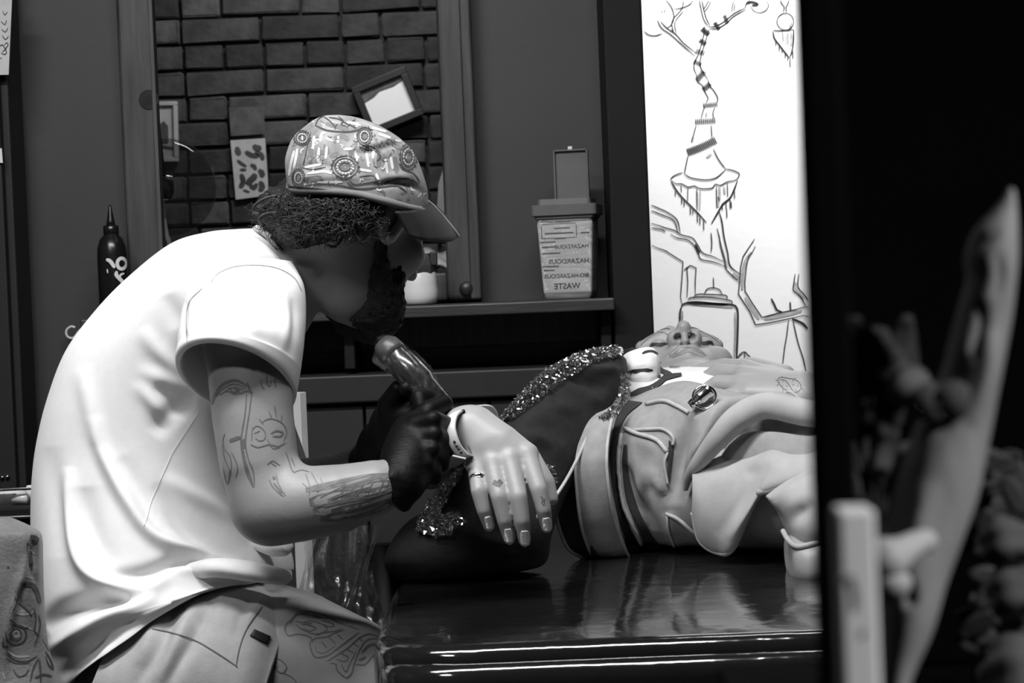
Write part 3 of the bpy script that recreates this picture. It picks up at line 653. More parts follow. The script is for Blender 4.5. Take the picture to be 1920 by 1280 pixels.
# ---- hair: a base and many curls
hb = Skin(hc - .20, hc + .20, .004)
hb.limb([tuple(P(560, 385, 2.60)) + (.035,), tuple(P(660, 395, 2.60)) + (.05,)], .02)
hb.limb([tuple(P(520, 392, 2.56)) + (.026,), tuple(P(560, 418, 2.52)) + (.030,), tuple(P(640, 405, 2.505)) + (.026,), tuple(P(690, 388, 2.51)) + (.018,)], .02)
V, F = hb.get(); V = V + RNG.normal(0, .0012, V.shape)
hair = obj('hair', (V, F), M_hair, man)
parts = []
for i in range(1500):
    u = RNG.random(); bx = 500 + 212 * u; top = 372 + 6 * RNG.random()
    y0 = top + RNG.random() ** 1.2 * (52 if bx < 700 else 30); d0 = 2.47 + .10 * abs((bx - 640) / 150) ** 2 + RNG.normal(0, .008)
    if bx < 545: y0 -= 6
    p0 = P(bx, y0, d0); L = RNG.uniform(.012, .034); tw = RNG.uniform(1.2, 2.6); rr = RNG.uniform(.002, .0055)
    dirv = RT * RNG.normal(-.25, .6) - UP * RNG.uniform(.1, .9) - FW * RNG.uniform(-.1, .5); dirv /= np.linalg.norm(dirv); a, b = frame_of(dirv)
    T = np.linspace(0, 1, 11); ph = RNG.uniform(0, 6.28)
    A = p0 + np.outer(T * L, dirv) + rr * (np.outer(np.cos(tw * T * 4 + ph), a) + np.outer(np.sin(tw * T * 4 + ph), b))
    parts.append(tube(A, np.linspace(.0008, .0003, 11), 3))
for q in (((487, 402), (474, 396), (478, 384), (496, 372), (520, 366)), ((545, 440), (556, 448), (566, 462), (578, 452), (570, 440)), ((600, 440), (612, 458), (628, 462), (640, 450)), ((492, 425), (486, 410), (500, 400), (520, 398))):
    parts.append(tube([P(x, y, 2.50) for x, y in q], .0018, 5, 20))
V, F = join(parts); obj('curls', (V, F), mat('hair_curl', .017, .5, .4, 60), hair, kind='stuff')
rg = [P(564 + 10 * math.cos(a), 452 + 12 * math.sin(a), 2.495) for a in np.linspace(0, 2 * PI, 20, endpoint=False)]
obj('curl', tube(rg, .0012, 6, None, True), M_hair, hair)

# ---- cap
rows = [(541, 354, 803, 398, 2.575, .108), (537, 325, 803, 376, 2.575, .110), (537, 296, 799, 345, 2.575, .108), (550, 262, 783, 300, 2.575, .100), (575, 238, 760, 268, 2.575, .086), (598, 223, 722, 242, 2.575, .062), (622, 218, 690, 228, 2.575, .034), (645, 217.5, 662, 219, 2.575, .008)]
R = pxloft(rows, 70, 120, 2.15); V = R.reshape(-1, 3); N = vnormals(R).reshape(-1, 3); o_ = V.mean(0)
if ((V - o_) * N).sum() < 0: N = -N
V = sculpt(V, N, [(((650, 292), (690, 284), (740, 270), (770, 262)), -.004, 5), (((655, 278), (700, 270), (740, 258)), .003, 6), (((700, 352), (740, 342), (780, 352), (800, 372)), -.005, 5), (((690, 340), (740, 330), (790, 335)), .003, 7), (((545, 318), (600, 308), (640, 322)), -.002, 6), (((560, 335), (640, 330), (700, 338)), .002, 8), (((575, 240), (560, 280), (556, 330)), -.002, 5), (((690, 232), (720, 290), (735, 350)), -.0015, 4), (((620, 222), (600, 280), (590, 345)), .0015, 8)])
VF = (V, loft_rings(R)[1]); cap_tree = bvh(VF)
M_cap = mat('printed_cotton', .27, .8, .45, 38, .1, 300, stretch=(1, 1, .8))
cap = obj('cap', VF, M_cap, man)
vis = []
VA = cr([P(742, 396, 2.475), P(775, 394, 2.50), P(800, 384, 2.56), P(806, 380, 2.66)], 24)
VB = cr([P(768, 444, 2.49), P(805, 452, 2.52), P(845, 452, 2.58), P(859, 443, 2.68)], 24)
G = np.array([[VA[i] * (1 - f) + VB[i] * f + UP * .006 * math.sin(PI * f) * (i / 23) for f in np.linspace(0, 1, 10)] for i in range(24)])
obj('visor', shell(G, 24, 10, .0035), mat('visor_cloth', .016, .8, .4, 60), cap)
obj('visor_edge', tube([P(800, 376, 2.60), P(812, 386, 2.615), P(832, 408, 2.63), P(850, 430, 2.645), P(860, 444, 2.655)], .0022, 8, 24), mat('visor_top', .42, .8, .3, 40), cap)
sc_ = on(cap_tree)
M_cd = mat('print_dark', .055, .8, .3, 60); M_cl = mat('print_light', .62, .8, .1, 60); M_cm = mat('print_mid', .17, .8, .2, 60)
def el(cx, cy, rx, ry, a0=0, a1=2 * PI, n=22, rot=0): return [(cx + rx * math.cos(a) * math.cos(rot) - ry * math.sin(a) * math.sin(rot), cy + rx * math.cos(a) * math.sin(rot) + ry * math.sin(a) * math.cos(rot)) for a in np.linspace(a0, a1, n)]
C2 = lambda pts: [(400 + x / 2.56, 130 + y / 2.56) for x, y in pts]
dark, light, mid = [], [], []
for cx, cy, rx, ry in ((632, 468, 62, 52), (725, 322, 34, 42), (428, 330, 38, 34), (410, 520, 30, 42), (935, 420, 40, 62)):
    q = C2([(cx, cy)])[0]; rx /= 2.56; ry /= 2.56
    dark += [(el(*q, rx, ry), 1.8), (el(*q, rx * .78, ry * .78), 1.5), (el(*q, rx * .40, ry * .40), 1.6)]; light += [(el(*q, rx * .60, ry * .60), 2.4)]; mid += [(el(*q, rx * .2, ry * .2), 4)]
    dark += [([(q[0] + rx * 1.0 * math.cos(a), q[1] + ry * 1.0 * math.sin(a)), (q[0] + rx * 1.16 * math.cos(a), q[1] + ry * 1.16 * math.sin(a))], 1.8) for a in np.linspace(0, 6.28, 18)]
    dark += [([(q[0] + rx * .44 * math.cos(a), q[1] + ry * .44 * math.sin(a)), (q[0] + rx * .75 * math.cos(a), q[1] + ry * .75 * math.sin(a))], 1.1) for a in np.linspace(0, 6.28, 16)]
dark += [(C2(p), wd) for p, wd in ((((490, 270), (540, 292), (600, 300), (660, 300), (700, 290)), 3), (((492, 268), (505, 240), (530, 226)), 2), (((530, 228), (560, 250), (590, 285)), 2), (((555, 232), (600, 240), (640, 262), (690, 285)), 2), (((600, 228), (625, 250), (612, 265), (640, 275)), 2),
    (((700, 370), (740, 388), (780, 395), (800, 420), (785, 440)), 3), (((710, 362), (760, 372), (800, 400)), 2), (((650, 530), (680, 552), (740, 545), (800, 530)), 2.4), (((640, 540), (665, 560), (690, 575)), 2.4), (((700, 515), (760, 510), (780, 525)), 2),
    (((400, 565), (500, 552), (600, 556), (700, 572), (800, 566), (880, 560), (930, 590)), 2.6), (((905, 400), (930, 370), (955, 385), (975, 430)), 2.4), (((890, 450), (910, 480), (960, 500), (990, 540)), 2.4), (((820, 548), (870, 530), (930, 525), (985, 550)), 3), (((470, 300), (450, 380), (440, 430), (430, 460)), 1.6), (((420, 470), (470, 480), (540, 470)), 1.5))]
light += [(C2(p), 5) for p in (((485, 320), (480, 380)), ((520, 310), (515, 350)), ((545, 370), (540, 430)), ((508, 375), (505, 440), (530, 445)), ((600, 320), (598, 355)), ((625, 385), (670, 380)), ((680, 390), (690, 440)), ((735, 400), (745, 470)), ((770, 380), (765, 430)), ((825, 430), (835, 500)), ((850, 420), (860, 480)),
    ((390, 390), (375, 450), (365, 510)), ((405, 380), (395, 440), (385, 480)), ((640, 255), (700, 265)), ((760, 280), (830, 300)), ((790, 310), (850, 330)), ((870, 340), (920, 350)), ((440, 470), (520, 455)), ((450, 500), (530, 490), (570, 500)), ((500, 540), (620, 540)), ((700, 480), (760, 490)), ((780, 500), (800, 545)), ((540, 330), (575, 345)), ((450, 260), (480, 245)))]
mid += [(C2(p), 9) for p in (((500, 400), (560, 395)), ((580, 330), (620, 320), (650, 340)), ((560, 420), (600, 400)), ((690, 350), (660, 400), (700, 470)), ((800, 380), (790, 470)), ((870, 420), (880, 500)), ((460, 330), (470, 420)), ((720, 520), (800, 510)), ((430, 530), (520, 520)), ((830, 340), (900, 380)), ((540, 260), (650, 290)))]
for i in range(150):
    x, y = RNG.uniform(548, 795), RNG.uniform(226, 385); a = RNG.uniform(0, 6.28); L = RNG.uniform(5, 13); k = RNG.uniform(-5, 5)
    q = [(x, y), (x + L * .5 * math.cos(a) - k * math.sin(a), y + L * .5 * math.sin(a) + k * math.cos(a)), (x + L * math.cos(a), y + L * math.sin(a))]
    (dark, light, mid)[i % 3].append((q, (1.5, 3.0, 4.5)[i % 3]))
for nm, it, mm, of in (('printed_pattern', mid, M_cm, .0003), ('printed_pattern', light, M_cl, .0005), ('printed_pattern', dark, M_cd, .0007)): obj(nm, strokes(sc_, it, of, 3), mm, cap, kind='stuff')
obj('band', tube([P(x, y, d) for x, y, d in ((541, 352, 2.575), (556, 356, 2.52), (600, 357, 2.482), (660, 362, 2.468), (720, 376, 2.472), (760, 388, 2.49), (790, 394, 2.53), (803, 396, 2.575))], .0045, 8, 60), M_cm, cap)

# ---- t-shirt
rows = [(104, 1372, 522, 1096, dm, .195, .062), (98, 1310, 530, 1092, dm, .20, .052), (92, 1250, 536, 1082, dm, .20, .036), (84, 1185, 548, 1066, dm, .198, .016), (76, 1120, 540, 1030, dm, .190), (70, 1060, 515, 1000, dm, .178), (67, 980, 490, 960, dm, .165), (68, 900, 478, 905, dm, .155), (76, 830, 474, 840, dm, .15),
        (96, 748, 478, 775, dm, .152), (131, 658, 498, 715, dm, .158), (186, 584, 530, 655, dm, .168), (250, 520, 556, 595, dm, .178), (330, 459, 570, 545, dm, .182), (398, 438, 560, 508, dm, .165), (448, 432, 545, 486, dm, .125), (480, 429.5, 532, 470, dm, .085)]
R = pxloft(rows, 250, 220, 2.2, False); N = vnormals(R); V = R.reshape(-1, 3); N = N.reshape(-1, 3)
if ((R - R.mean(1, keepdims=True)).reshape(-1, 3) * N).sum() < 0: N = -N
K4 = lambda pts: [(x / 2.667, 800 + y / 2.667) for x, y in pts]
K3 = lambda pts: [(x / 2.977, 400 + y / 2.977) for x, y in pts]
folds = [(K4(((480, -60), (500, 80), (560, 220), (650, 380), (740, 510), (850, 590), (1030, 640), (1250, 690), (1400, 700))), .015, 13), (K4(((340, 200), (350, 380), (380, 570), (430, 700), (520, 780), (640, 825), (760, 800), (860, 730))), .015, 14),
    (K4(((420, 300), (440, 480), (500, 620), (600, 700))), -.008, 24), (K4(((600, 150), (690, 330), (760, 470), (850, 560))), -.006, 20),
    (K4(((540, 730), (640, 745), (760, 720), (880, 675), (1060, 670))), -.013, 12), (K4(((870, 700), (1000, 720), (1100, 750), (1250, 760), (1400, 770))), .010, 11), (K4(((1000, 600), (1120, 640), (1250, 680), (1380, 730))), -.009, 9),
    (K4(((230, 1010), (330, 930), (450, 880), (560, 860), (660, 845), (760, 790))), -.022, 18), (K4(((240, 1120), (380, 1040), (500, 970), (580, 930), (660, 900), (800, 830))), .015, 15),
    (K4(((300, 1250), (420, 1160), (520, 1080), (620, 1000), (720, 960))), -.010, 11), (K4(((330, 1290), (470, 1180), (560, 1110), (660, 1040), (760, 1000))), .008, 10), (K4(((500, 1150), (560, 1050), (640, 990))), .006, 9),
    (K4(((780, 280), (860, 420), (940, 520), (1060, 600), (1200, 660))), -.009, 15), (K4(((820, 250), (950, 330), (1080, 420), (1200, 540), (1330, 640))), .009, 15),
    (K4(((250, 100), (290, 400), (310, 650))), -.004, 22), (K3(((1060, 900), (960, 840), (860, 740), (790, 640))), .004, 16), (K3(((1080, 1000), (920, 930), (760, 870))), .004, 16), (K3(((1090, 1050), (980, 1020), (860, 960))), -.003, 20), (K3(((960, 1180), (860, 1060), (760, 940))), .005, 14), (K3(((860, 1240), (960, 1110), (1090, 1070))), -.006, 18), (K3(((1000, 640), (970, 560), (930, 450))), -.003, 18), (K3(((540, 1300), (500, 1080), (450, 850))), .004, 16)]
V = sculpt(V, N, folds)
n_, m_ = R.shape[:2]; R = V.reshape(n_, m_, 3)
Rin = R[::-1] - 0.003 * N.reshape(n_, m_, 3)[::-1]
# lifted hem: roll the lowest rings outward
F = [tuple(f) for f in grid_faces(2 * n_, m_, True)]
shirt_v = np.vstack((R.reshape(-1, 3), Rin.reshape(-1, 3)))
F += [((2 * n_ - 1) * m_ + k, (2 * n_ - 1) * m_ + (k + 1) % m_, (k + 1) % m_, k) for k in range(m_)]
shirt = obj('t_shirt', (shirt_v, F), M_shirt, man); st = bvh((R.reshape(-1, 3), grid_faces(n_, m_, True)))
obj('side_seam', strokes(on(st), [(((322, 849), (300, 900), (285, 935), (270, 984)), 2.2), (((372, 770), (345, 812), (322, 849)), 2.2)], .001), mat('seam_thread', .9, .8, .03, 40), shirt)
obj('collar', tube([P(*q) for q in ((481, 430, dm), (492, 434, 2.57), (508, 446, 2.545), (522, 460, 2.555), (533, 472, 2.60))], .0055, 10, 30), M_shirt, shirt)
obj('neck_cord', tube([P(*q) for q in ((486, 428, dm), (500, 436, 2.56), (514, 450, 2.535), (526, 464, 2.54), (534, 474, 2.57))], .0016, 8, 30), M_black, man)
# far sleeve front bulge and shirt front tip
tip = pxloft([(470, 1010, 478, 1030, 2.53, .01), (500, 1006, 512, 1042, 2.50, .03), (530, 1009, 540, 1040, 2.48, .025), (546, 1014, 550, 1026, 2.48, .008)], 24, 30)
obj('shirt_fold', loft_rings(tip), M_shirt, shirt)
tip = pxloft([(330, 1062, 345, 1090, 2.47, .008), (400, 1046, 405, 1082, 2.44, .02), (470, 1052, 472, 1090, 2.43, .024), (525, 1064, 530, 1096, 2.44, .018), (546, 1070, 548, 1086, 2.45, .006)], 40, 36)
obj('shirt_fold', loft_rings(tip), M_shirt, shirt)
# sleeve with rolled cuff
rows = [(392, 478, 548, 490, 2.52, .06, .0), (360, 520, 569, 535, 2.47, .085, .0), (344, 575, 573, 590, 2.44, .088, .0), (336, 630, 569, 645, 2.415, .084, .018), (334, 660, 563, 690, 2.405, .080, .030)]
cuff = [(333, 664, 562, 694, 2.404, .083, .032), (330, 684, 557, 722, 2.402, .082, .040), (334, 694, 553, 736, 2.402, .078, .042), (342, 690, 546, 730, 2.402, .074, .040), (348, 660, 552, 690, 2.405, .072, .03), (358, 600, 556, 620, 2.43, .072, .01)]
R1 = pxloft(rows, 70, 140, 2.0); R2 = pxloft(cuff, 44, 140, 2.0)
N1 = vnormals(R1); V1 = R1.reshape(-1, 3); n1 = N1.reshape(-1, 3)
if ((R1 - R1.mean(1, keepdims=True)).reshape(-1, 3) * n1).sum() < 0: n1 = -n1
V1 = sculpt(V1, n1, [(((350, 560), (345, 620), (344, 660)), -.004, 7), (((362, 560), (358, 620), (356, 655)), .004, 7), (((420, 610), (400, 590), (390, 560)), .003, 12), (((548, 560), (552, 620), (545, 670)), -.003, 7), (((530, 540), (540, 600), (530, 660)), .0025, 9), (((470, 640), (480, 600), (500, 560)), .002, 16)])
RR = np.concatenate((V1.reshape(R1.shape), R2)); slv = (RR.reshape(-1, 3), grid_faces(len(RR), 140, True))
sl = obj('sleeve', slv, M_shirt, shirt); sle = bvh(slv)
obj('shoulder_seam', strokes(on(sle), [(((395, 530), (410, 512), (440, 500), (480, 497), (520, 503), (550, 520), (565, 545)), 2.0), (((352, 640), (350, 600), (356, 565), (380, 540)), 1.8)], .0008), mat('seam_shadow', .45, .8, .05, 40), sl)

# ---- shorts
rows = [(255, 1130, 150, 1420, 2.555, .130), (330, 1096, 250, 1420, 2.535, .128), (400, 1082, 325, 1415, 2.52, .120), (460, 1084, 390, 1410, 2.51, .112), (510, 1104, 438, 1408, 2.50, .105), (546, 1132, 466, 1408, 2.50, .098), (552, 1138, 472, 1408, 2.50, .097), (548, 1142, 470, 1402, 2.50, .093), (500, 1120, 430, 1395, 2.51, .092)]
R = pxloft(rows, 150, 150, 2.1, False); N = vnormals(R).reshape(-1, 3); V = R.reshape(-1, 3)
if ((R - R.mean(1, keepdims=True)).reshape(-1, 3) * N).sum() < 0: N = -N
V = sculpt(V, N, [(K4(((900, 830), (850, 960), (790, 1100), (700, 1260), (660, 1340))), -.008, 14), (K4(((1000, 830), (940, 960), (880, 1100), (800, 1290))), .006, 14), (K4(((1040, 900), (960, 1060), (880, 1200), (820, 1330))), -.008, 13), (K4(((1280, 830), (1220, 930), (1170, 1080))), -.004, 12), (K4(((1330, 840), (1260, 920), (1200, 1040))), .004, 12), (K4(((1100, 800), (1050, 900), (1000, 1000))), -.004, 12), (K4(((800, 900), (760, 1050), (690, 1200))), .006, 16)])
gf = grid_faces(*R.shape[:2], True); sh = obj('shorts', (V, gf), mat('grey_cotton', .38, .85, .08, 80, .15, 400), man); sht = bvh((V, gf))
obj('seam', strokes(on(sht), [(K4(((760, 1010), (860, 1030), (980, 1070), (1100, 1140), (1190, 1200))), 2.2), (K4(((1310, 900), (1240, 1000), (1200, 1100), (1180, 1200))), 2.0)], .0008), mat('dark_thread', .10, .8, .1, 40), sh)
obj('side_tab', patch(on(sht), K4(((1270, 1015), (1250, 1045))), K4(((1350, 1050), (1330, 1088))), 8, 8, .001, .003), M_black, sh)

# ---- tattoos on the arm and the thigh
K5 = lambda pts: [(360 + x / 2.91, 620 + y / 2.91) for x, y in pts]
sb = on(tree)
arm = [(((110, 400), (125, 350), (160, 300), (205, 275), (250, 272), (300, 300)), 5), (((130, 360), (170, 315), (230, 290), (295, 310)), 2), (((150, 350), (190, 330), (240, 345), (300, 330), (330, 345)), 2.2), (((200, 310), (225, 335), (260, 320)), 3.5), (((235, 300), (250, 330), (275, 345)), 3), (((180, 335), (210, 312), (280, 318)), 1.5),
    (((300, 280), (315, 320), (330, 340)), 4), (((298, 345), (290, 450), (272, 560), (268, 620), (280, 700), (300, 780), (335, 855)), 2.6), (((325, 345), (312, 450), (298, 540), (292, 620), (308, 700), (335, 770), (340, 850)), 2.6), (((205, 600), (235, 590), (265, 580)), 7), (((270, 620), (285, 700), (305, 770), (330, 840)), 6), (((285, 590), (282, 640)), 8),
    (((165, 620), (175, 680), (190, 720), (205, 760), (200, 830)), 1.6), (((185, 650), (210, 690), (215, 750), (195, 830), (180, 800), (170, 740)), 1.6), (((215, 660), (235, 700), (250, 750), (240, 800)), 1.6), (((180, 560), (170, 600), (180, 660)), 1.5),
    (((375, 260), (380, 300), (395, 320)), 2), (((405, 240), (410, 290), (425, 300), (430, 270)), 2.2), (((450, 260), (455, 310)), 2), (((320, 210), (350, 215)), 4),
    (((330, 540), (350, 520), (380, 530), (400, 560), (395, 590), (370, 600), (345, 585)), 1.8), (((320, 620), (360, 635), (420, 620), (470, 630), (510, 610)), 2.6), (((380, 500), (420, 480), (470, 490), (505, 520), (515, 560), (500, 600)), 1.8), (((430, 560), (460, 545), (495, 555), (480, 575), (440, 575)), 3.5), (((340, 560), (370, 545)), 2), (((450, 410), (460, 470)), 1.6), (((420, 440), (435, 480)), 1.5), (((490, 460), (485, 500)), 1.5), (((365, 480), (390, 510)), 1.5), (((330, 520), (325, 600)), 1.6), (((410, 590), (440, 640), (480, 635)), 1.6),
    (((410, 730), (440, 710), (480, 735)), 2.4), (((430, 720), (460, 740)), 2), (((420, 810), (440, 850), (470, 880), (500, 905)), 2.2), (((460, 785), (470, 830), (490, 870), (510, 900)), 2.2), (((440, 805), (455, 800)), 8), (((445, 830), (470, 860), (490, 885)), 4), (((510, 660), (525, 700), (545, 760), (565, 775)), 2), (((540, 690), (560, 740)), 1.6)]
obj('arm_tattoo', strokes(sb, [(K5(p), w_ ) for p, w_ in arm], .0004, 2.5), M_tat2, man)
fo = [(((620, 780), (640, 840), (640, 900)), 2), (((650, 770), (690, 840), (720, 860), (700, 800)), 2), (((600, 830), (660, 870), (740, 850), (800, 820), (900, 800)), 2), (((680, 880), (760, 840), (860, 815), (960, 790)), 2.4), (((700, 910), (800, 860), (900, 830), (1040, 800)), 2.4), (((760, 920), (860, 880), (980, 850)), 3), (((800, 900), (840, 860)), 2.4), (((850, 900), (890, 840)), 2.4), (((900, 900), (940, 830)), 2.6), (((960, 880), (990, 820)), 2.6), (((1020, 880), (1050, 810)), 2.6), (((1060, 850), (1090, 800)), 2), (((720, 960), (860, 930), (1000, 900), (1100, 870)), 3.5), (((780, 1000), (900, 970), (1040, 930)), 3.5), (((560, 770), (600, 760), (640, 770)), 2)]
obj('forearm_tattoo', strokes(sb, [(K5(p), w_ * .9) for p, w_ in fo], .0004, 2.5), M_tat2, man)
obj('forearm_tattoo', strokes(sb, [(K5(p), w_) for p, w_ in ((((640, 935), (760, 915), (900, 880), (1100, 830)), 24), (((660, 985), (800, 965), (960, 930), (1110, 890)), 22), (((620, 870), (760, 840), (900, 810), (1080, 785)), 13), (((700, 1025), (860, 1000), (1000, 965), (1110, 925)), 16), (((740, 930), (860, 905), (1000, 880), (1100, 850)), 16), (((760, 985), (900, 960), (1040, 920), (1120, 880)), 15), (((820, 870), (960, 820), (1080, 790)), 10), (((880, 1020), (1000, 985), (1100, 930)), 9))], .0003, 3), mat('shaded_ink', .125, .5, .75, 70), man)
K6 = lambda pts: [(440 + x / 3.692, 980 + y / 3.692) for x, y in pts]
th_ = [(((440, 620), (400, 660), (350, 720), (370, 780), (440, 770), (520, 790), (540, 830)), 3), (((470, 610), (560, 620), (640, 650), (720, 690), (860, 740)), 2.6), (((420, 680), (470, 690), (520, 680), (600, 700), (640, 740), (560, 770), (470, 740), (420, 700)), 2.4), (((460, 700), (520, 710), (560, 730), (520, 750), (470, 730)), 2.6), (((600, 680), (650, 690), (690, 710), (650, 720), (610, 700)), 2.4), (((380, 700), (430, 640), (500, 630)), 4), (((540, 640), (600, 660)), 4), (((560, 780), (620, 760), (700, 750), (740, 730)), 3),
    (((520, 830), (530, 880), (560, 930), (640, 920), (700, 880), (780, 820), (860, 760)), 4), (((520, 830), (560, 800), (640, 790), (700, 760), (760, 740)), 3), (((560, 850), (570, 890), (620, 900), (700, 850)), 2), (((600, 820), (640, 870)), 2.4), (((650, 790), (700, 840)), 2.4), (((710, 770), (750, 810)), 2.4), (((640, 960), (700, 920), (780, 870), (860, 800), (930, 770), (1000, 790)), 3.5), (((660, 970), (700, 980), (710, 1020), (770, 1070), (810, 1040), (830, 970), (870, 870), (920, 810), (1000, 800)), 3.2), (((700, 940), (760, 960), (790, 930)), 2), (((730, 900), (790, 930)), 2.4), (((770, 870), (820, 900)), 2.4), (((810, 830), (860, 860)), 2.2), (((850, 800), (890, 820)), 2.2), (((740, 980), (770, 1030), (800, 970), (840, 890)), 2.2), (((840, 980), (900, 980), (950, 930), (1000, 880)), 3), (((880, 900), (930, 850), (990, 840)), 6), (((860, 950), (910, 930)), 6),
    (((230, 960), (280, 1010), (330, 1040), (360, 1000), (320, 950), (270, 945), (300, 980)), 2.6), (((340, 1040), (400, 1070), (430, 1108)), 2), (((250, 980), (300, 1000)), 5), (((480, 690), (540, 700)), 3)]
obj('thigh_tattoo', strokes(sb, [(K6(p), w_ * .85) for p, w_ in th_], .0004, 2.5), mat('thigh_ink', .10, .5, .3, 60), man)

# ---- gloved hands
def hand_skin(rows, fingers, h=.0026, k=.008):
    allp = np.vstack([pl(rows)] + [pl(f) for f in fingers]); s_ = Skin(allp[:, :3].min(0) - .06, allp[:, :3].max(0) + .06, h)
    for i in range(0, len(rows) - 1): s_.limb(pl(rows[i:i + 2]), .02)
    for f in fingers: s_.limb(pl(f), k)
    return s_
# hand round the client's wrist
g = hand_skin([(752, 905, 2.372, .0262), (762, 876, 2.392, .026), (772, 846, 2.412, .027), (778, 812, 2.424, .026)],
    [[(782, 797, 2.405, .0125), (812, 787, 2.396, .0112), (834, 795, 2.418, .0102), (838, 806, 2.445, .0095)], [(784, 820, 2.400, .0125), (814, 815, 2.392, .0112), (836, 826, 2.416, .0102), (838, 842, 2.445, .0095)],
     [(782, 843, 2.394, .0125), (810, 843, 2.386, .0110), (828, 856, 2.410, .0100), (828, 870, 2.44, .009)], [(776, 866, 2.388, .0118), (800, 870, 2.380, .0100), (814, 884, 2.404, .009), (814, 896, 2.43, .008)], [(780, 800, 2.43, .015), (804, 770, 2.44, .0125), (832, 757, 2.46, .011)]], .0024, .0045)
g.limb(pl([(738, 866, 2.372, .007), (734, 896, 2.350, .007), (742, 930, 2.350, .007), (758, 948, 2.368, .007)]), .008)
V, F = g.get(); Q = px(V); V = V - FW * (.0005 * np.sin(Q[:, 1] * 1.1 + Q[:, 0] * .12 + 2 * np.sin(Q[:, 0] * .05)) * np.clip(1 - np.hypot(Q[:, 0] - 775, Q[:, 1] - 870) / 75, 0, 1))[:, None]
obj('glove', (V, F), M_glove, man)
# hand that holds the machine
g = hand_skin([(694, 866, 2.66, .0275), (722, 836, 2.615, .029), (752, 802, 2.575, .034), (770, 785, 2.545, .034)],
    [[(776, 775, 2.54, .015), (800, 742, 2.515, .0125), (784, 722, 2.49, .011), (762, 728, 2.475, .0095)], [(782, 790, 2.52, .0145), (815, 766, 2.495, .012), (808, 745, 2.47, .0105), (786, 744, 2.455, .0095)],
     [(776, 806, 2.51, .0135), (806, 790, 2.48, .0115), (808, 768, 2.46, .010), (790, 762, 2.45, .009)], [(766, 818, 2.51, .0125), (792, 812, 2.475, .0105), (800, 794, 2.455, .009)], [(742, 790, 2.555, .0165), (728, 760, 2.535, .0135), (748, 730, 2.515, .0115)]])
g.limb(pl([(688, 838, 2.66, .0075), (690, 858, 2.62, .0075), (702, 885, 2.62, .0075), (716, 898, 2.65, .0075)]), .008)
V, F = g.get(); Q = px(V); V = V - FW * (.0005 * np.sin(Q[:, 1] * 1.1 - Q[:, 0] * .2) * np.clip(1 - np.hypot(Q[:, 0] - 730, Q[:, 1] - 830) / 70, 0, 1))[:, None]
obj('glove', (V, F), M_glove, man)

# ---- tattoo machine wrapped in film
a0, a1 = P(716, 640, 2.50), P(836, 772, 2.47); ax = (a1 - a0); Lm = np.linalg.norm(ax); Rm = basis(ax)
t = thing('tattoo_machine', (a0 + a1) / 2, 'cylindrical black tattoo machine wrapped in clear film held upright in the gloved hand', 'tattoo machine')
obj('grip', lathe([(.001, 0), (.012, .002), (.0155, .008), (.0165, .016), (.0165, .030), (.0175, .032), (.0185, .05), (.0185, .068), (.016, .075), (.0145, .11), (.009, .118), (.001, Lm - .004)], 28, Rm, a0), mat('machine_black', .014, .22, .2, 20, coat=.4), t)
obj('top_cap', lathe([(.001, -.001), (.0115, .001), (.0158, .008), (.0168, .017), (.0168, .024)], 28, Rm, a0), mat('machine_cap', .04, .4, .2, 30), t)
obj('needle', tube([a1 - ax / Lm * .006, a1 + ax / Lm * .012], .0012, 6), M_steel, t)
rg = []
for i in range(40):
    z = -.004 + .105 * i / 39; row = []
    for j in range(48):
        th = 2 * PI * j / 48; r0 = .0195 + .0035 * math.sin(z * 90) * math.sin(th) + .0012 * math.sin(5 * th + z * 160) + .0009 * math.sin(9 * th - z * 300)
        r0 *= min(1, .35 + (i + .3) * .13); row.append((r0 * math.cos(th), r0 * math.sin(th), z))
    rg.append(np.array(row) @ Rm.T + a0)
obj('film_sleeve', loft_rings(np.array(rg), False), film_mat('sleeve_film', .035, .16, .06, .9, .6), t)

# ---- stool under him
sx = P(300, 1280, 2.6); zt_ = 0.47
t = thing('stool', (sx[0], 2.62, 0), 'round black stool under the tattooist at the lower frame edge', 'stool')
obj('seat', lathe([(.001, zt_ - .06), (.17, zt_ - .06), (.19, zt_ - .045), (.19, zt_ - .015), (.17, zt_), (.001, zt_)], 40, None, (sx[0], 2.62, 0)), M_black, t)
obj('column', lathe([(.03, .08), (.03, zt_ - .06)], 20, None, (sx[0], 2.62, 0)), M_steel, t)
for i in range(5):
    a = i * 2 * PI / 5; obj('leg', tube([(sx[0], 2.62, .09), (sx[0] + .16 * math.cos(a), 2.62 + .16 * math.sin(a), .03)], .016, 8), M_black, t)

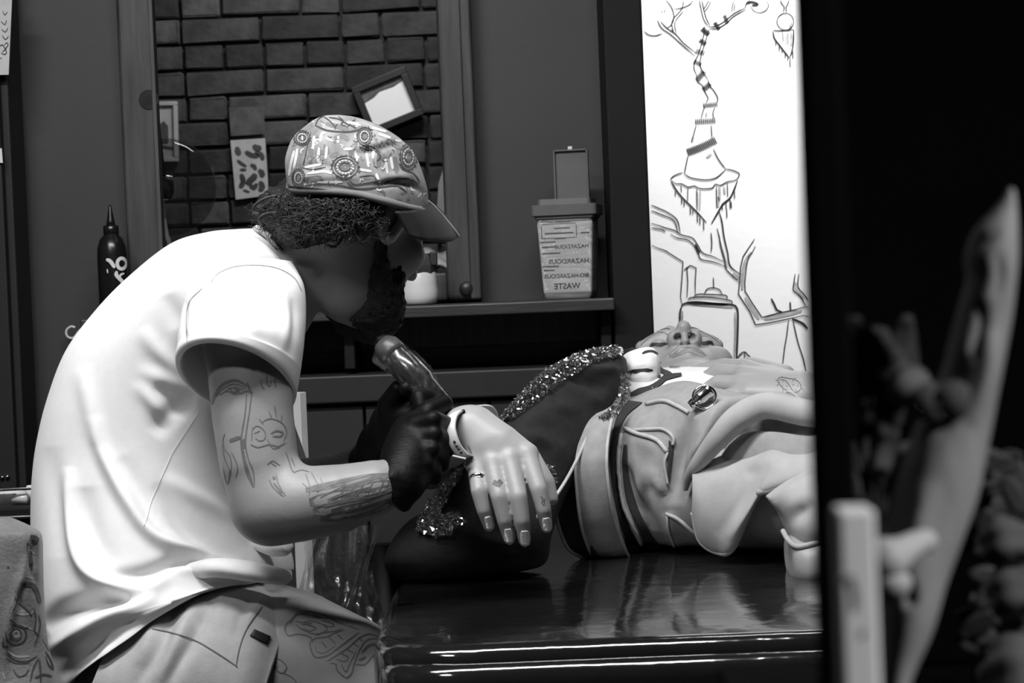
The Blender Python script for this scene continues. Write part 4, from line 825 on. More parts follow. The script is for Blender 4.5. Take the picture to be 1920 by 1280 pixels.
# ------------------------------------------------------------------ the couch
ZB = 0.74
M_vinyl = mat('black_vinyl', 0.012, 0.10, .2, 6, .5, 7, spec=.7, dist=.012, coat=.6)
nl = onZ(716, 1222, ZB); fl_ = onZ(862, 1036, ZB)
bx0, by0, by1 = nl[0] - .016, onZ(1100, 1196, ZB)[1] - .02, onZ(960, 1026, ZB)[1]
t = thing('tattoo_couch', ((bx0 + 1.2) / 2, (by0 + by1) / 2, 0), 'glossy black vinyl tattoo couch with rounded padded edges under the reclining client', 'couch')
def cushion(x0, x1, y0, y1, z0, z1, r, puff, corner=.09):
    bm = bmesh.new(); bmesh.ops.create_grid(bm, x_segments=1, y_segments=1, size=.5); bm.free()
    nx, ny = 120, 70; V = []
    # profile swept round a rounded rectangle, then closed by a puffed top
    out = []
    for cx, cy, a0 in ((x1 - corner, y1 - corner, 0), (x0 + corner, y1 - corner, PI / 2), (x0 + corner, y0 + corner, PI), (x1 - corner, y0 + corner, 3 * PI / 2)):
        for a in np.linspace(a0, a0 + PI / 2, 14): out.append((cx, cy, math.cos(a), math.sin(a)))
    dense = []
    for q, w_ in zip(out, out[1:] + out[:1]):
        d = math.hypot(q[0] + corner * q[2] - w_[0] - corner * w_[2], q[1] + corner * q[3] - w_[1] - corner * w_[3]); k = max(1, int(d / .02))
        for i in range(k): f = i / k; dense.append(tuple(np.array(q) * (1 - f) + np.array(w_) * f))
    rings = []
    prof = [(-.03, z0), (-.004, z0)] + [(-r * .35 * (1 - math.cos(a)) - .0, z0 + .012 + (z1 - z0 - r - .012) * i / 5) for i, a in enumerate(np.linspace(0, .3, 6))] + [(-r * (1 - math.sin(a)) - .003, z1 - r + r * math.cos(a) if False else z1 - r * (1 - math.cos(PI / 2 - a))) for a in np.linspace(PI / 2, 0, 12)]
    prof = [(-.03, z0), (-.006, z0), (0, z0 + .006), (0, z1 - r)] + [(-r * (1 - math.cos(a)), z1 - r + r * math.sin(a)) for a in np.linspace(.12, PI / 2, 12)]
    for o, z in prof: rings.append([(cx + (corner + o) * ux, cy + (corner + o) * uy, z) for cx, cy, ux, uy in dense])
    last = np.array(rings[-1]); cen = np.array(((x0 + x1) / 2, (y0 + y1) / 2, z1))
    for f in np.linspace(.06, .98, 22): p = last * (1 - f) + cen * f; p[:, 2] = z1 + puff * (1 - (1 - f) ** 3); rings.append(p)
    return loft_rings(np.array([np.array(q) for q in rings]))
obj('seat_pad', cushion(bx0, 1.75, by0, by1, ZB - .075, ZB, .019, .006, .10), M_vinyl, t)
obj('lower_pad', cushion(bx0 + .006, 1.75, by0 - .014, by1, ZB - .15, ZB - .016, .022, .0, .09), M_vinyl, t)
obj('head_pad', cushion(.10, .78, by1 + .01, 3.43, ZB - .10, ZB + .10, .05, .01, .08), M_vinyl, t)
obj('pedestal', box2((.3, 2.45, 0), (.9, 2.75, ZB - .15), .02), M_black, t)
obj('foot', box2((.15, 2.35, 0), (1.05, 2.85, .05), .015), M_black, t)

# ------------------------------------------------------------------ arm rest in dark cloth and cling film
M_cloth = mat('dark_denim', .013, .85, .35, 70, .3, 300)
ar = thing('arm_rest', P(880, 1030, 2.62), 'padded arm rest in dark cloth under cling film, below the hanging hand', 'arm rest')
rows = [(1173, 672, 1176, 700, 2.92, .02), (1150, 652, 1172, 738, 2.90, .06), (1090, 660, 1150, 790, 2.86, .075), (1010, 702, 1105, 850, 2.79, .085), (945, 785, 1060, 930, 2.72, .09), (880, 865, 1035, 1000, 2.66, .095), (815, 945, 1025, 1050, 2.66, .095), (768, 975, 990, 1066, 2.66, .09), (742, 1003, 925, 1074, 2.66, .085), (726, 1030, 860, 1084, 2.66, .07), (720, 1052, 800, 1094, 2.66, .04), (724, 1068, 770, 1096, 2.66, .01)]
R = pxloft(rows, 130, 110, 2.3); N = vnormals(R).reshape(-1, 3); V = R.reshape(-1, 3)
if ((R - R.mean(1, keepdims=True)).reshape(-1, 3) * N).sum() < 0: N = -N
V = sculpt(V, N, [(((1060, 700), (1100, 715), (1140, 730)), -.010, 9), (((1075, 690), (1120, 695), (1160, 690)), .008, 9), (((1130, 655), (1155, 670), (1165, 690)), -.009, 6), (((990, 790), (1030, 800), (1060, 830)), -.007, 9), (((960, 800), (1000, 820), (1040, 850)), .006, 9), (((1010, 730), (1040, 760), (1090, 770)), .005, 10), (((1000, 830), (1040, 850)), -.006, 8), (((820, 980), (880, 1000), (960, 1020)), .006, 12), (((1100, 740), (1130, 760)), .005, 8)])
VF = (V, loft_rings(R)[1]); art = bvh(VF); oa = on(art)
obj('cushion', VF, M_cloth, ar)
cz = P(720, 1050, 2.70); obj('stem', tube([(cz[0], cz[1], cz[2] + .02), (cz[0], cz[1], .08)], .022, 14), M_black, ar); obj('foot', lathe([(.001, 0), (.10, 0), (.10, .02), (.03, .08), (.001, .08)], 24, None, (cz[0], cz[1], 0)), M_black, ar)
M_film2 = film_mat('crinkled_film', .36, .6, .07, 1.0, .0)
def film(name, A, B, n, m, off, amp, seed, parent, surf=None, material=None):
    g = np.random.default_rng(seed); A, B = cr(A, n), cr(B, n); V = np.zeros((n, m, 3)); last = None
    for i in range(n):
        for j in range(m):
            f = j / (m - 1); q = A[i] * (1 - f) + B[i] * f
            p = surf(q[0], q[1], off) if surf and len(q) == 2 else P(q[0], q[1], q[2] if len(q) > 2 else 2.6)
            if p is None: p = P(q[0], q[1], depth_of(last) if last is not None else 2.7)
            last = p; V[i, j] = p + g.normal(0, amp, 3)
    return obj(name, (V.reshape(-1, 3), grid_faces(n, m)), material or M_film2, parent, False)
film('film_wrap', [(938, 786), (970, 752), (1010, 712), (1060, 678), (1110, 660), (1165, 655)], [(962, 790), (990, 770), (1030, 738), (1072, 705), (1112, 684), (1160, 668)], 130, 20, .005, .0013, 3, ar, oa)
film('film_wrap', [(932, 792), (960, 757), (1000, 716), (1052, 678), (1108, 658), (1150, 650)], [(945, 784), (975, 748), (1015, 708), (1064, 675), (1112, 658), (1160, 652)], 140, 12, .003, .0017, 5, ar, None)
film('film_wrap', [(868, 872), (840, 905), (815, 945), (792, 985), (788, 1000)], [(884, 880), (862, 920), (840, 960), (822, 990), (810, 1004)], 100, 22, .010, .0015, 4, ar, oa)
film('film_wrap', [(795, 1000), (830, 975), (870, 962)], [(820, 1010), (850, 998), (880, 985)], 56, 16, .009, .0014, 6, ar, oa)
film('film_wrap', [(1165, 700), (1160, 735), (1140, 770), (1122, 782)], [(1180, 702), (1178, 740), (1160, 772), (1135, 790)], 60, 14, .004, .0016, 8, ar, None)
film('film_wrap', [(1012, 880), (1022, 890), (1030, 900)], [(1022, 868), (1034, 882), (1040, 905)], 22, 12, .004, .0015, 9, ar, oa)
# hanging clear sheet at the couch end
V = []
for i in range(60):
    row = []
    for j in range(40):
        u, v = j / 39, i / 59; x = 560 + 150 * u + 12 * math.sin(v * 5 + u * 9); y = 985 + 190 * v
        d = 2.62 + .012 * math.sin(u * 22 + 2.5 * math.sin(v * 4)) + .004 * math.sin(u * 60 + v * 14) + RNG.normal(0, .0007) - .05 * u
        row.append(P(x, y, d))
    V.append(row)
obj('hanging_film', (np.array(V).reshape(-1, 3), grid_faces(60, 40)), film_mat('sheet_film', .12, .4, .10, 1.0, .2), ar, True)

# ------------------------------------------------------------------ the client
cli = thing('person', (P(1330, 1000, 2.8)[0], 2.85, ZB), 'person lying on the couch in a denim jacket and striped shirt, hand hanging forward', 'person')
ck = Skin((-.16, 2.20, .70), (.62, 3.50, 1.22), .003)
cf = np.array((.02, -.34, .94)); cf /= np.linalg.norm(cf); cu_ = np.array((-.03, .94, .34)); cu_ -= cf * (cu_ @ cf); cu_ /= np.linalg.norm(cu_)
chc = P(1281, 600, 3.24) - cf * .131 + cu_ * .012
CL, CR_ = head(ck, chc, cf, cu_, 1.09)
nb = P(1300, 745, 3.06)
ck.limb([tuple(CL(0, .0, -.06)) + (.055,), tuple(nb + (0, 0.06, -.01)) + (.056,), tuple(nb) + (.055,)], .03)
ck.limb([tuple(nb + (-.13, -.02, -.06)) + (.06,), tuple(nb + (.15, -.02, -.06)) + (.06,)], .03)
ck.limb([tuple(nb + (0, 0, -.05)) + (.07,), (.30, 2.86, .845, .07), (.38, 2.76, .84, .06)], .03)
# stretched arm
ck.limb(pl([(1150, 800, 3.03, .047), (1000, 850, 2.97, .043), (806, 862, 2.88, .036)]), .02)
ck.limb(pl([(806, 862, 2.88, .036), (830, 838, 2.68, .034), (846, 822, 2.52, .028), (868, 806, 2.46, .0265)]), .015)
hd_ = 2.445
W_ = (878, 803, 2.452)
for mc, r in (((894, 872, 2.425), .0125), ((923, 868, 2.418), .0135), ((955, 862, 2.418), .0135), ((988, 852, 2.425), .0135)):
    ck.limb(pl([(W_[0] + (mc[0] - 940) * .22 + 8, W_[1], W_[2], .021), ((W_[0] + mc[0]) / 2 + 12, (W_[1] + mc[1]) / 2, 2.437, .0185), (mc[0], mc[1], mc[2] + .004, r)]), .012)
for f in ([(894, 872, 2.425, .0115), (898, 920, 2.405, .0094), (907, 956, 2.405, .0082), (917, 986, 2.415, .0066)],
          [(923, 868, 2.418, .0118), (936, 930, 2.395, .0098), (946, 975, 2.397, .0086), (955, 1010, 2.408, .0068)],
          [(955, 862, 2.418, .0120), (972, 930, 2.393, .0102), (979, 975, 2.394, .009), (984, 1014, 2.405, .0070)],
          [(988, 852, 2.425, .0120), (1010, 916, 2.402, .0100), (1019, 955, 2.402, .0088), (1025, 988, 2.412, .0068)],
          [(930, 815, 2.47, .015), (995, 860, 2.47, .0125), (1024, 905, 2.455, .0105), (1034, 935, 2.45, .008)]): ck.limb(pl(f), .0045)
# folded arm with the hand on the chest
ck.limb(pl([(1640, 860, 2.78, .045), (1590, 790, 2.82, .037), (1535, 748, 2.84, .030), (1505, 738, 2.85, .0275)]), .02)
for a, b in (((1505, 732, 2.86, .022), (1400, 694, 2.93, .0145)), ((1505, 736, 2.85, .022), (1395, 706, 2.895, .015)), ((1505, 744, 2.84, .022), (1392, 722, 2.87, .015)), ((1505, 750, 2.835, .02), (1405, 738, 2.85, .014))): ck.limb(pl([a, b]), .014)
for f in ([(1402, 692, 2.935, .0135), (1358, 685, 2.97, .0105), (1318, 692, 3.00, .0092), (1290, 699, 3.015, .0075)], [(1397, 704, 2.90, .0140), (1345, 696, 2.93, .0108), (1318, 712, 2.945, .0092), (1296, 722, 2.95, .0075)],
          [(1394, 722, 2.87, .0140), (1345, 718, 2.89, .0108), (1318, 735, 2.90, .0092), (1300, 745, 2.905, .0075)], [(1405, 738, 2.85, .0130), (1365, 742, 2.86, .010), (1340, 755, 2.865, .0085)],
          [(1470, 705, 2.90, .016), (1410, 686, 2.97, .013), (1350, 690, 3.01, .0105), (1280, 700, 3.04, .0085)]): ck.limb(pl(f), .003)
cb = ck.get(); ctree = bvh(cb); cs = on(ctree)
obj('body', cb, M_skin2, cli)
# face: brows, closed lashes, lips
M_lash = mat('lash', .02, .6, .3, 60); M_lip = mat('lip', .23, .4, .1, 60); M_brow = mat('eyebrow', .05, .8, .4, 90)
K7 = lambda pts: [(1150 + x / 6.4, 590 + y / 6.4) for x, y in pts]
def lsurf(tr):
    return lambda x, y, off: cast(tr, x, y, off)
face = lambda pts, r: tube([CL(*q) for q in pts], r, 6, 20)
Rl = np.array(CR_)
def onface(pts, wd, off=.0006):        # line drawn on the face in the head's own coordinates
    A = cr(pts, 24); V, F = [], []
    for i, (x, z) in enumerate(A):
        row = []
        for s_ in (-.5, .5):
            o = CL(x, .2, z + s_ * wd); loc, nor, _, _ = ctree.ray_cast(Vector(o), Vector(-Rl[:, 1]))
            row.append(np.array(loc) + Rl[:, 1] * off if loc else CL(x, .09, z))
        V += row
        if i: k = len(V); F.append((k - 4, k - 3, k - 1, k - 2))
    return V, F
for q in (-1, 1):
    obj('eyelashes', onface([(q * .018, .002), (q * .032, -.004), (q * .046, .003)], .0045), M_lash, cli)
    obj('eyebrow', onface([(q * .014, .024), (q * .034, .034), (q * .056, .026)], .008), M_brow, cli)
obj('lips', join([onface([(-.025, -.060), (-.01, -.0555), (0, -.057), (.01, -.0555), (.025, -.060)], .008), onface([(-.022, -.066), (0, -.071), (.022, -.066)], .009)]), M_lip, cli)
hs = Skin(chc - .2, chc + .22, .004); hs.ball(CL(0, -.035, .045), (.085, .085, .085), CR_)
hs.limb([tuple(CL(-.075, -.02, .03)) + (.022,), tuple(CL(-.095, -.055, -.02)) + (.03,), tuple(P(1185, 690, 3.2)) + (.03,)], .02); hs.limb([tuple(CL(.075, -.04, .03)) + (.018,), tuple(CL(.08, -.07, -.02)) + (.02,)], .02)
V, F = hs.get(); obj('hair', (V + RNG.normal(0, .001, V.shape), F), M_hair, cli)
# nails, rings, small tattoos, watch
M_nail = mat('nail_polish', .85, .12, .03, 20, coat=.6)
for (x, y, rx, ry, an) in ((916, 979, 6.0, 11.5, -.22), (953, 1003, 7.2, 12.5, -.12), (984, 1007, 7.6, 13.0, -.05), (1025, 982, 7.4, 12.0, -.15)):
    G = []
    for u in np.linspace(-1, 1, 13):
        for v in np.linspace(-1, 1, 13):
            sx_, sy_ = rx * v * math.sqrt(max(0, 1 - .55 * abs(u) ** 3)), ry * u
            p = cast(ctree, x + sx_ * math.cos(an) - sy_ * math.sin(an) * -1 * -1, y + sx_ * math.sin(an) + sy_ * math.cos(an), .0009)
            G.append(p if p is not None else G[-1])
    obj('fingernail', shell(np.array(G), 13, 13, .0008), M_nail, cli)
for k in (0, 1):
    c = P(897.5 + k, 897 + 5.5 * k, 2.4135); axd = P(898, 920, 2.405) - P(894, 872, 2.425)
    obj('ring', lathe([(.0102, -.0011), (.0113, -.0011), (.0113, .0011), (.0102, .0011)], 28, basis(axd), c), mat('silver', .85, .15, .05, 30, metal=1), cli)
obj('heart_tattoo', join([ribbon(cs, p, wd, .0004, 1.5, False) for p, wd in ((((925, 903), (929, 905), (933, 909)), 9), (((940, 901), (936, 905), (932, 911)), 9), (((929, 908), (933, 909)), 6))]), M_tat2, cli)
obj('wrist_tattoo', strokes(cs, [(((878, 835), (884, 850), (886, 866)), 3), (((881, 850), (890, 862)), 2)], .0004, 2), M_tat2, cli)
obj('finger_tattoo', strokes(cs, [(((1014, 930), (1018, 936), (1016, 942), (1021, 948)), 1.8), (((1022, 934), (1020, 940), (1023, 946)), 1.5)], .0004, 2), M_tat2, cli)
K8 = lambda pts: [(1250 + x / 6.19, 640 + y / 6.19) for x, y in pts]
obj('ladybird_tattoo', strokes(cs, [(K8(p), wd) for p, wd in ((((1285, 440), (1310, 420), (1360, 420), (1420, 430), (1480, 440), (1530, 470), (1560, 520), (1540, 570), (1490, 590), (1420, 575), (1350, 540), (1300, 480), (1285, 440)), 1.6), (((1300, 445), (1370, 450), (1410, 490), (1450, 550), (1480, 590)), 1.6), (((1310, 480), (1290, 455), (1260, 455)), 1.2), (((1330, 420), (1345, 400)), 1.2), (((1480, 440), (1500, 420)), 1.2), (((1555, 530), (1590, 565)), 1.4), (((1345, 545), (1350, 580)), 1.2), (((1300, 500), (1280, 510)), 1.2)) ] + [([(q[0] - .8, q[1]), (q[0] + .8, q[1])], 2.6) for q in K8(((1340, 520), (1395, 520), (1465, 455), (1470, 500), (1525, 515), (1500, 560), (1420, 565), (1350, 465)))], .0004, 1.5), M_tat2, cli)
M_strap = mat('white_strap', .66, .4, .04, 30)
LP = [(869, 853, 2.408), (856, 838, 2.402), (847, 815, 2.402), (845, 795, 2.408), (851, 778, 2.424), (868, 768, 2.448), (892, 762, 2.470), (914, 764, 2.486), (925, 782, 2.502), (922, 812, 2.500), (905, 840, 2.470), (885, 855, 2.430)]
A = cr([P(*q) for q in LP] + [P(*LP[0])], 90)[:-1]; ctr = A.mean(0); u_, s_, vt = np.linalg.svd(A - ctr); axw = vt[2]
ring_in, ring_out = [], []
G = []
for p in A:
    n = p - ctr; n -= axw * (n @ axw); n /= np.linalg.norm(n)
    G.append([p - axw * .0062 - n * .0012, p - axw * .0062 + n * .0012, p + axw * .0062 + n * .0012, p + axw * .0062 - n * .0012])
G = np.array(G); V = G.reshape(-1, 3); F = list(map(tuple, grid_faces(89, 4, True))) + [(88 * 4 + k, 88 * 4 + (k + 1) % 4, (k + 1) % 4, k) for k in range(4)]
ws = obj('watch_strap', (V, F), M_strap, cli, False); wst = bvh((V, F))
hol = [((x - 1, y), (x + 1, y)) for x, y in ((853, 828), (857, 836), (862, 842), (866, 847))]
for (x, y) in ((852, 828), (856, 836), (860, 842), (865, 848), (868, 771), (900, 764)):
    p = cast(wst, x, y, .0003)
    if p is not None: obj('strap_hole', tube([p, p - FW * .0006], .0016 if y > 800 else .0026, 10), M_black, ws)
obj('strap_end', box(P(861, 857, 2.40), (.016, .004, .0022), np.array(((.96, 0, .26), (0, 1, 0), (-.26, 0, .96))), .0008), M_strap, ws)

# ---- striped shirt
M_cot = mat('white_cotton', .80, .8, .03, 60, .1, 300)
def surf_loft(name, rows, n, m, material, parent, folds=(), power=2.2, caps=True):
    R = pxloft(rows, n, m, power); N = vnormals(R).reshape(-1, 3); V = R.reshape(-1, 3)
    if ((R - R.mean(1, keepdims=True)).reshape(-1, 3) * N).sum() < 0: N = -N
    if folds: V = sculpt(V, N, folds)
    VF = (V, loft_rings(R, caps)[1]); return obj(name, VF, material, parent), on(bvh(VF)), VF
shirt2, s2, _ = surf_loft('striped_shirt', [(1160, 700, 1150, 830, 3.02, .10), (1185, 694, 1180, 830, 3.02, .13), (1230, 690, 1230, 830, 3.03, .15), (1290, 687, 1290, 830, 3.03, .15), (1360, 684, 1360, 830, 3.03, .14), (1440, 690, 1440, 830, 3.03, .13), (1530, 715, 1530, 830, 3.03, .11), (1600, 735, 1600, 830, 3.03, .07)], 90, 90, M_cot, cli,
    [(((1180, 720), (1230, 714), (1250, 700)), -.006, 6), (((1240, 690), (1290, 700), (1330, 694)), .004, 6)], 2.4)
sleeve2, s3, _ = surf_loft('shirt_collar', [(1163, 672, 1170, 725, 2.985, .02), (1178, 660, 1182, 738, 2.975, .05), (1205, 651, 1208, 742, 2.97, .055), (1222, 651, 1226, 738, 2.97, .05), (1232, 659, 1236, 722, 2.97, .035), (1236, 668, 1238, 710, 2.975, .012)], 60, 60, M_cot, shirt2,
    [(((1178, 702), (1205, 694), (1232, 697)), -.007, 3.5), (((1204, 663), (1218, 659), (1232, 664)), -.004, 3)], 2.4)
M_str = mat('dark_stripe', .035, .8, .2, 60)
obj('stripe', strokes(s3, [(K7(((345, 470), (400, 445), (460, 440), (500, 455), (530, 475))), 3.6), (K7(((175, 705), (240, 680), (340, 662), (470, 662))), 7)], .0012, 2), M_str, sleeve2)
K7c = [(K7(p), wd) for p, wd in ((((215, 960), (330, 920), (450, 890), (560, 820), (640, 760), (820, 725)), 10), (((555, 578), (640, 575), (740, 568), (860, 575), (960, 545), (1040, 535)), 1.6), (((960, 545), (1050, 535), (1140, 555)), 4), (((530, 640), (600, 690), (700, 725)), 8), (((600, 740), (690, 738)), 2), (((515, 745), (570, 750)), 5), (((810, 628), (1000, 615), (1100, 590)), 2.4), (((560, 632), (800, 636)), 1.4))]
st_it = obj('stripe', strokes(s2, K7c, .002, 2), M_str, shirt2)

# ---- jacket
M_den = mat('light_denim', .33, .85, .16, 50, .25, 350, dist=.001)
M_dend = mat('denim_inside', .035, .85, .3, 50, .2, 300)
M_edge = mat('denim_seam', .48, .85, .15, 90)
def jrow(x0, y0, x1, c, hd, zb=ZB + .003):
    yb = px(onY(x1, 900, c) * (1, 1, 0) + np.array((0, 0, zb)))[1]; return (x0, y0, x1, yb, c, hd)
rows = [jrow(1100, 800, 1090, 2.90, .05), jrow(1122, 776, 1108, 2.91, .10), jrow(1168, 752, 1165, 2.91, .155), jrow(1225, 729, 1240, 2.89, .175), jrow(1285, 714, 1320, 2.86, .19), jrow(1345, 727, 1400, 2.82, .195), jrow(1420, 742, 1470, 2.79, .20), jrow(1530, 757, 1540, 2.76, .20), jrow(1640, 770, 1620, 2.74, .20), jrow(1800, 790, 1780, 2.70, .19), jrow(1900, 830, 1880, 2.68, .10)]
K9 = lambda pts: [(980 + x / 3.2, 740 + y / 3.2) for x, y in pts]
jf = [(K9(((590, 20), (545, 130), (510, 300), (510, 480), (540, 680), (600, 880), (660, 1010))), .010, 6), (K9(((690, 60), (600, 150), (560, 300), (560, 480), (580, 640), (640, 820), (700, 980))), -.012, 8), (K9(((620, 210), (585, 300), (580, 450), (600, 640), (660, 790), (740, 950))), .010, 5), (K9(((620, 420), (650, 600), (720, 760), (800, 900))), -.015, 8),
      (K9(((740, 540), (715, 620), (740, 720), (790, 830))), -.011, 11), (K9(((700, 480), (790, 500), (850, 600))), .007, 10), (K9(((1010, 130), (940, 300), (905, 480), (915, 660))), -.017, 15), (K9(((870, 320), (860, 450), (850, 600))), .008, 8), (K9(((680, 240), (740, 300), (800, 330))), .003, 14),
      (K9(((400, 250), (420, 500), (460, 700))), .008, 14), (K9(((480, 350), (430, 560), (400, 620))), -.005, 8), (K9(((440, 880), (480, 930), (540, 990))), -.010, 12), (K9(((480, 700), (560, 850), (620, 980))), .006, 12), (K9(((870, 700), (900, 850), (1000, 980))), .008, 12),
      (K9(((1800, 130), (1700, 110), (1440, 60), (1260, 110), (1140, 250), (1030, 390), (1000, 500))), .024, 12), (K9(((1800, 210), (1700, 185), (1500, 150), (1310, 165), (1190, 260), (1110, 380), (1040, 430))), -.030, 13), (K9(((760, 60), (880, 20), (1000, 60))), .006, 8)]
jk, sj, jVF = surf_loft('jacket', rows, 230, 190, M_den, cli, jf, 2.8)
lin = [(K9(((455, 115), (310, 125), (240, 220), (195, 400), (180, 560), (195, 700), (240, 860), (290, 940), (380, 985))))]
# turned-out left front of the jacket: dark lining edged by light hems
def sheet3(name, A, B, n, m, material, parent, t=.003, wave=0.0):
    A, B = cr([P(*q) for q in A], n), cr([P(*q) for q in B], n); f = np.linspace(0, 1, m)[None, :, None]
    G = A[:, None] * (1 - f) + B[:, None] * f
    G = G - FW * (wave * np.sin(PI * f)); return obj(name, shell(G, n, m, t), material, parent)
EA = [(1130, 772, 2.80), (1077, 779, 2.77), (1055, 809, 2.75), (1041, 865, 2.735), (1036, 915, 2.73), (1041, 959, 2.73), (1055, 1009, 2.74), (1071, 1034, 2.755), (1100, 1048, 2.77)]
EB = [(1146, 768, 2.80), (1112, 787, 2.775), (1095, 821, 2.75), (1088, 865, 2.735), (1090, 915, 2.725), (1098, 984, 2.725), (1112, 1025, 2.74), (1118, 1040, 2.75), (1124, 1050, 2.76)]
fp = sheet3('turned_front', EA, EB, 60, 16, M_dend, jk, .003, -.012)
obj('hem', tube([P(x, y, d - .003) for x, y, d in EA], .0022, 8, 80), M_edge, fp)
EB2 = K9(((520, 90), (400, 150), (340, 260), (320, 400), (325, 560), (350, 780), (400, 930), (425, 985)))
EC = K9(((585, 20), (540, 130), (508, 300), (508, 480), (538, 680), (598, 880), (655, 1012)))
def pj(pts, d0, d1): k = len(pts); return [(x, y, d0 + (d1 - d0) * math.sin(PI * i / (k - 1))) for i, (x, y) in enumerate(pts)]
lp = sheet3('front_panel', pj(EB2, 2.79, 2.705), pj(EC, 2.785, 2.69), 80, 30, M_den, jk, .004, .010)
obj('hem', tube([P(*q) for q in pj(EB2, 2.786, 2.700)], .0024, 8, 80), M_edge, lp)
obj('hem', tube([P(*q) for q in pj(EC, 2.78, 2.685)], .0022, 8, 80), M_edge, lp)
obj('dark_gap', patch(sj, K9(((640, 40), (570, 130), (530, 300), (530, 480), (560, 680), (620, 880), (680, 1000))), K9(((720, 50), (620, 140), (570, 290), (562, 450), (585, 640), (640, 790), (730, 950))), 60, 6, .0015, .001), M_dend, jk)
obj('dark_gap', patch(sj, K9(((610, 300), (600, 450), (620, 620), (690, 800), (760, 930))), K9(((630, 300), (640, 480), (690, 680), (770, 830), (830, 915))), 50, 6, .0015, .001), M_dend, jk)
def seam(name, its, material=M_edge, parent=jk, off=.002):
    parts = []
    for p, r in its:
        Q = [sj(x, y, off) for x, y in spline(K9(p), 5)]; Q = [q for q in Q if q is not None]
        if len(Q) > 2: parts.append(tube(Q, r, 8))
    return obj(name, join(parts), material, parent)
seam('pocket_edge', [(((620, 205), (700, 240), (790, 265), (830, 290), (870, 345)), .0030)]); seam('pocket_edge', [(((660, 215), (760, 210), (840, 208), (890, 235), (908, 270), (900, 300)), .0022)]); seam('pocket_edge', [(((600, 240), (585, 330), (580, 450), (600, 640), (660, 790), (740, 950)), .0028)]); seam('pocket_edge', [(((870, 345), (852, 420), (858, 480), (868, 540)), .0018)])
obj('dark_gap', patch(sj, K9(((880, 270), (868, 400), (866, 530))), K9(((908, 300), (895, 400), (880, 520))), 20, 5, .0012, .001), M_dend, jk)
seam('waist_seam', [(((865, 712), (940, 745), (1040, 830)), .0026)]); seam('waist_seam', [(((870, 720), (880, 820), (920, 920), (990, 1000)), .0018)])
seam('strap_edge', [(((745, 60), (850, 40), (930, 70), (1000, 110)), .0028)])
# sweatshirt front over the jacket: a heavy fold with its hem
M_sw = mat('grey_fleece', .42, .9, .10, 35, .2, 300, dist=.001)
top = [(1296, 880, 2.690), (1314, 864, 2.69), (1344, 832, 2.70), (1386, 808, 2.71), (1448, 802, 2.71), (1520, 811, 2.70), (1640, 826, 2.67)]
bot = [(1300, 960, 2.655), (1313, 1012, 2.66), (1345, 1034, 2.65), (1374, 1026, 2.625), (1416, 936, 2.60), (1450, 914, 2.575), (1640, 850, 2.54)]
A, B = cr([P(*q) for q in top], 90), cr([P(*q) for q in bot], 90); f = np.linspace(0, 1, 46)[None, :, None]
G = A[:, None] * (1 - f) + B[:, None] * f - FW * (.055 * np.sin(PI * f) ** .7 * np.sin(PI * np.linspace(0.06, .94, 90))[:, None, None] ** .5) + UP * (.010 * np.sin(PI * f))
V, F = shell(G, 90, 46, .006); n2 = np.tile(-FW + .3 * UP, (len(V), 1)); n2 /= np.linalg.norm(n2, axis=1, keepdims=True)
V = sculpt(V, n2, [(K9(((1240, 880), (1330, 740), (1420, 600))), .010, 11), (K9(((1180, 860), (1290, 680), (1400, 500), (1480, 420))), -.006, 14), (K9(((1050, 460), (1200, 500), (1400, 380), (1700, 330))), .005, 22), (K9(((1500, 300), (1650, 330), (1740, 300))), -.004, 14), (K9(((1330, 480), (1420, 440))), -.004, 10)])
sw_ = obj('sweatshirt', (V, F), M_sw, cli)
obj('hem', tube([P(x, y, d - .001) for x, y, d in bot], .0042, 10, 90), M_sw, sw_)
fold_px = K9(((1003, 560), (1012, 470), (1050, 370), (1150, 235), (1270, 120), (1450, 78), (1700, 130), (1900, 160)))
Q = [sj(x, y, .008) for x, y in fold_px]; Q = [q if q is not None else P(x, y, 2.62) for q, (x, y) in zip(Q, fold_px)]
obj('gathered_fold', tube(np.array(Q) - FW * np.array((.0, .004, .012, .02, .024, .024, .02, .02))[:, None], [.003, .006, .010, .0135, .016, .0165, .0165, .014], 18, 80), M_sw, sw_)
# sleeve and bare elbow at the lower right
el_, se, _ = surf_loft('sweatshirt_sleeve', [(1436, 930, 1462, 960, 2.57, .02), (1470, 905, 1478, 1000, 2.56, .06), (1520, 880, 1500, 1030, 2.55, .075), (1580, 860, 1560, 1020, 2.54, .08), (1660, 850, 1660, 1015, 2.54, .07), (1720, 860, 1720, 1000, 2.54, .03)], 70, 70, M_sw, cli, [(K9(((1560, 800), (1660, 700), (1750, 640))), -.010, 14), (K9(((1500, 640), (1540, 780), (1560, 880))), .006, 8)], 2.4)
obj('cuff', tube([P(*q) for q in ((1468, 995, 2.525), (1478, 1012, 2.50), (1494, 1024, 2.49), (1520, 1020, 2.485), (1555, 1008, 2.485))], .0032, 10, 40), M_sw, el_)
surf_loft('elbow', [(1474, 1015, 1478, 1040, 2.54, .02), (1480, 1005, 1482, 1085, 2.535, .045), (1510, 1000, 1508, 1104, 2.53, .055), (1550, 990, 1550, 1100, 2.53, .055), (1620, 985, 1620, 1095, 2.53, .05), (1680, 1000, 1680, 1070, 2.53, .02)], 50, 50, M_skin2, cli, (), 2.3)
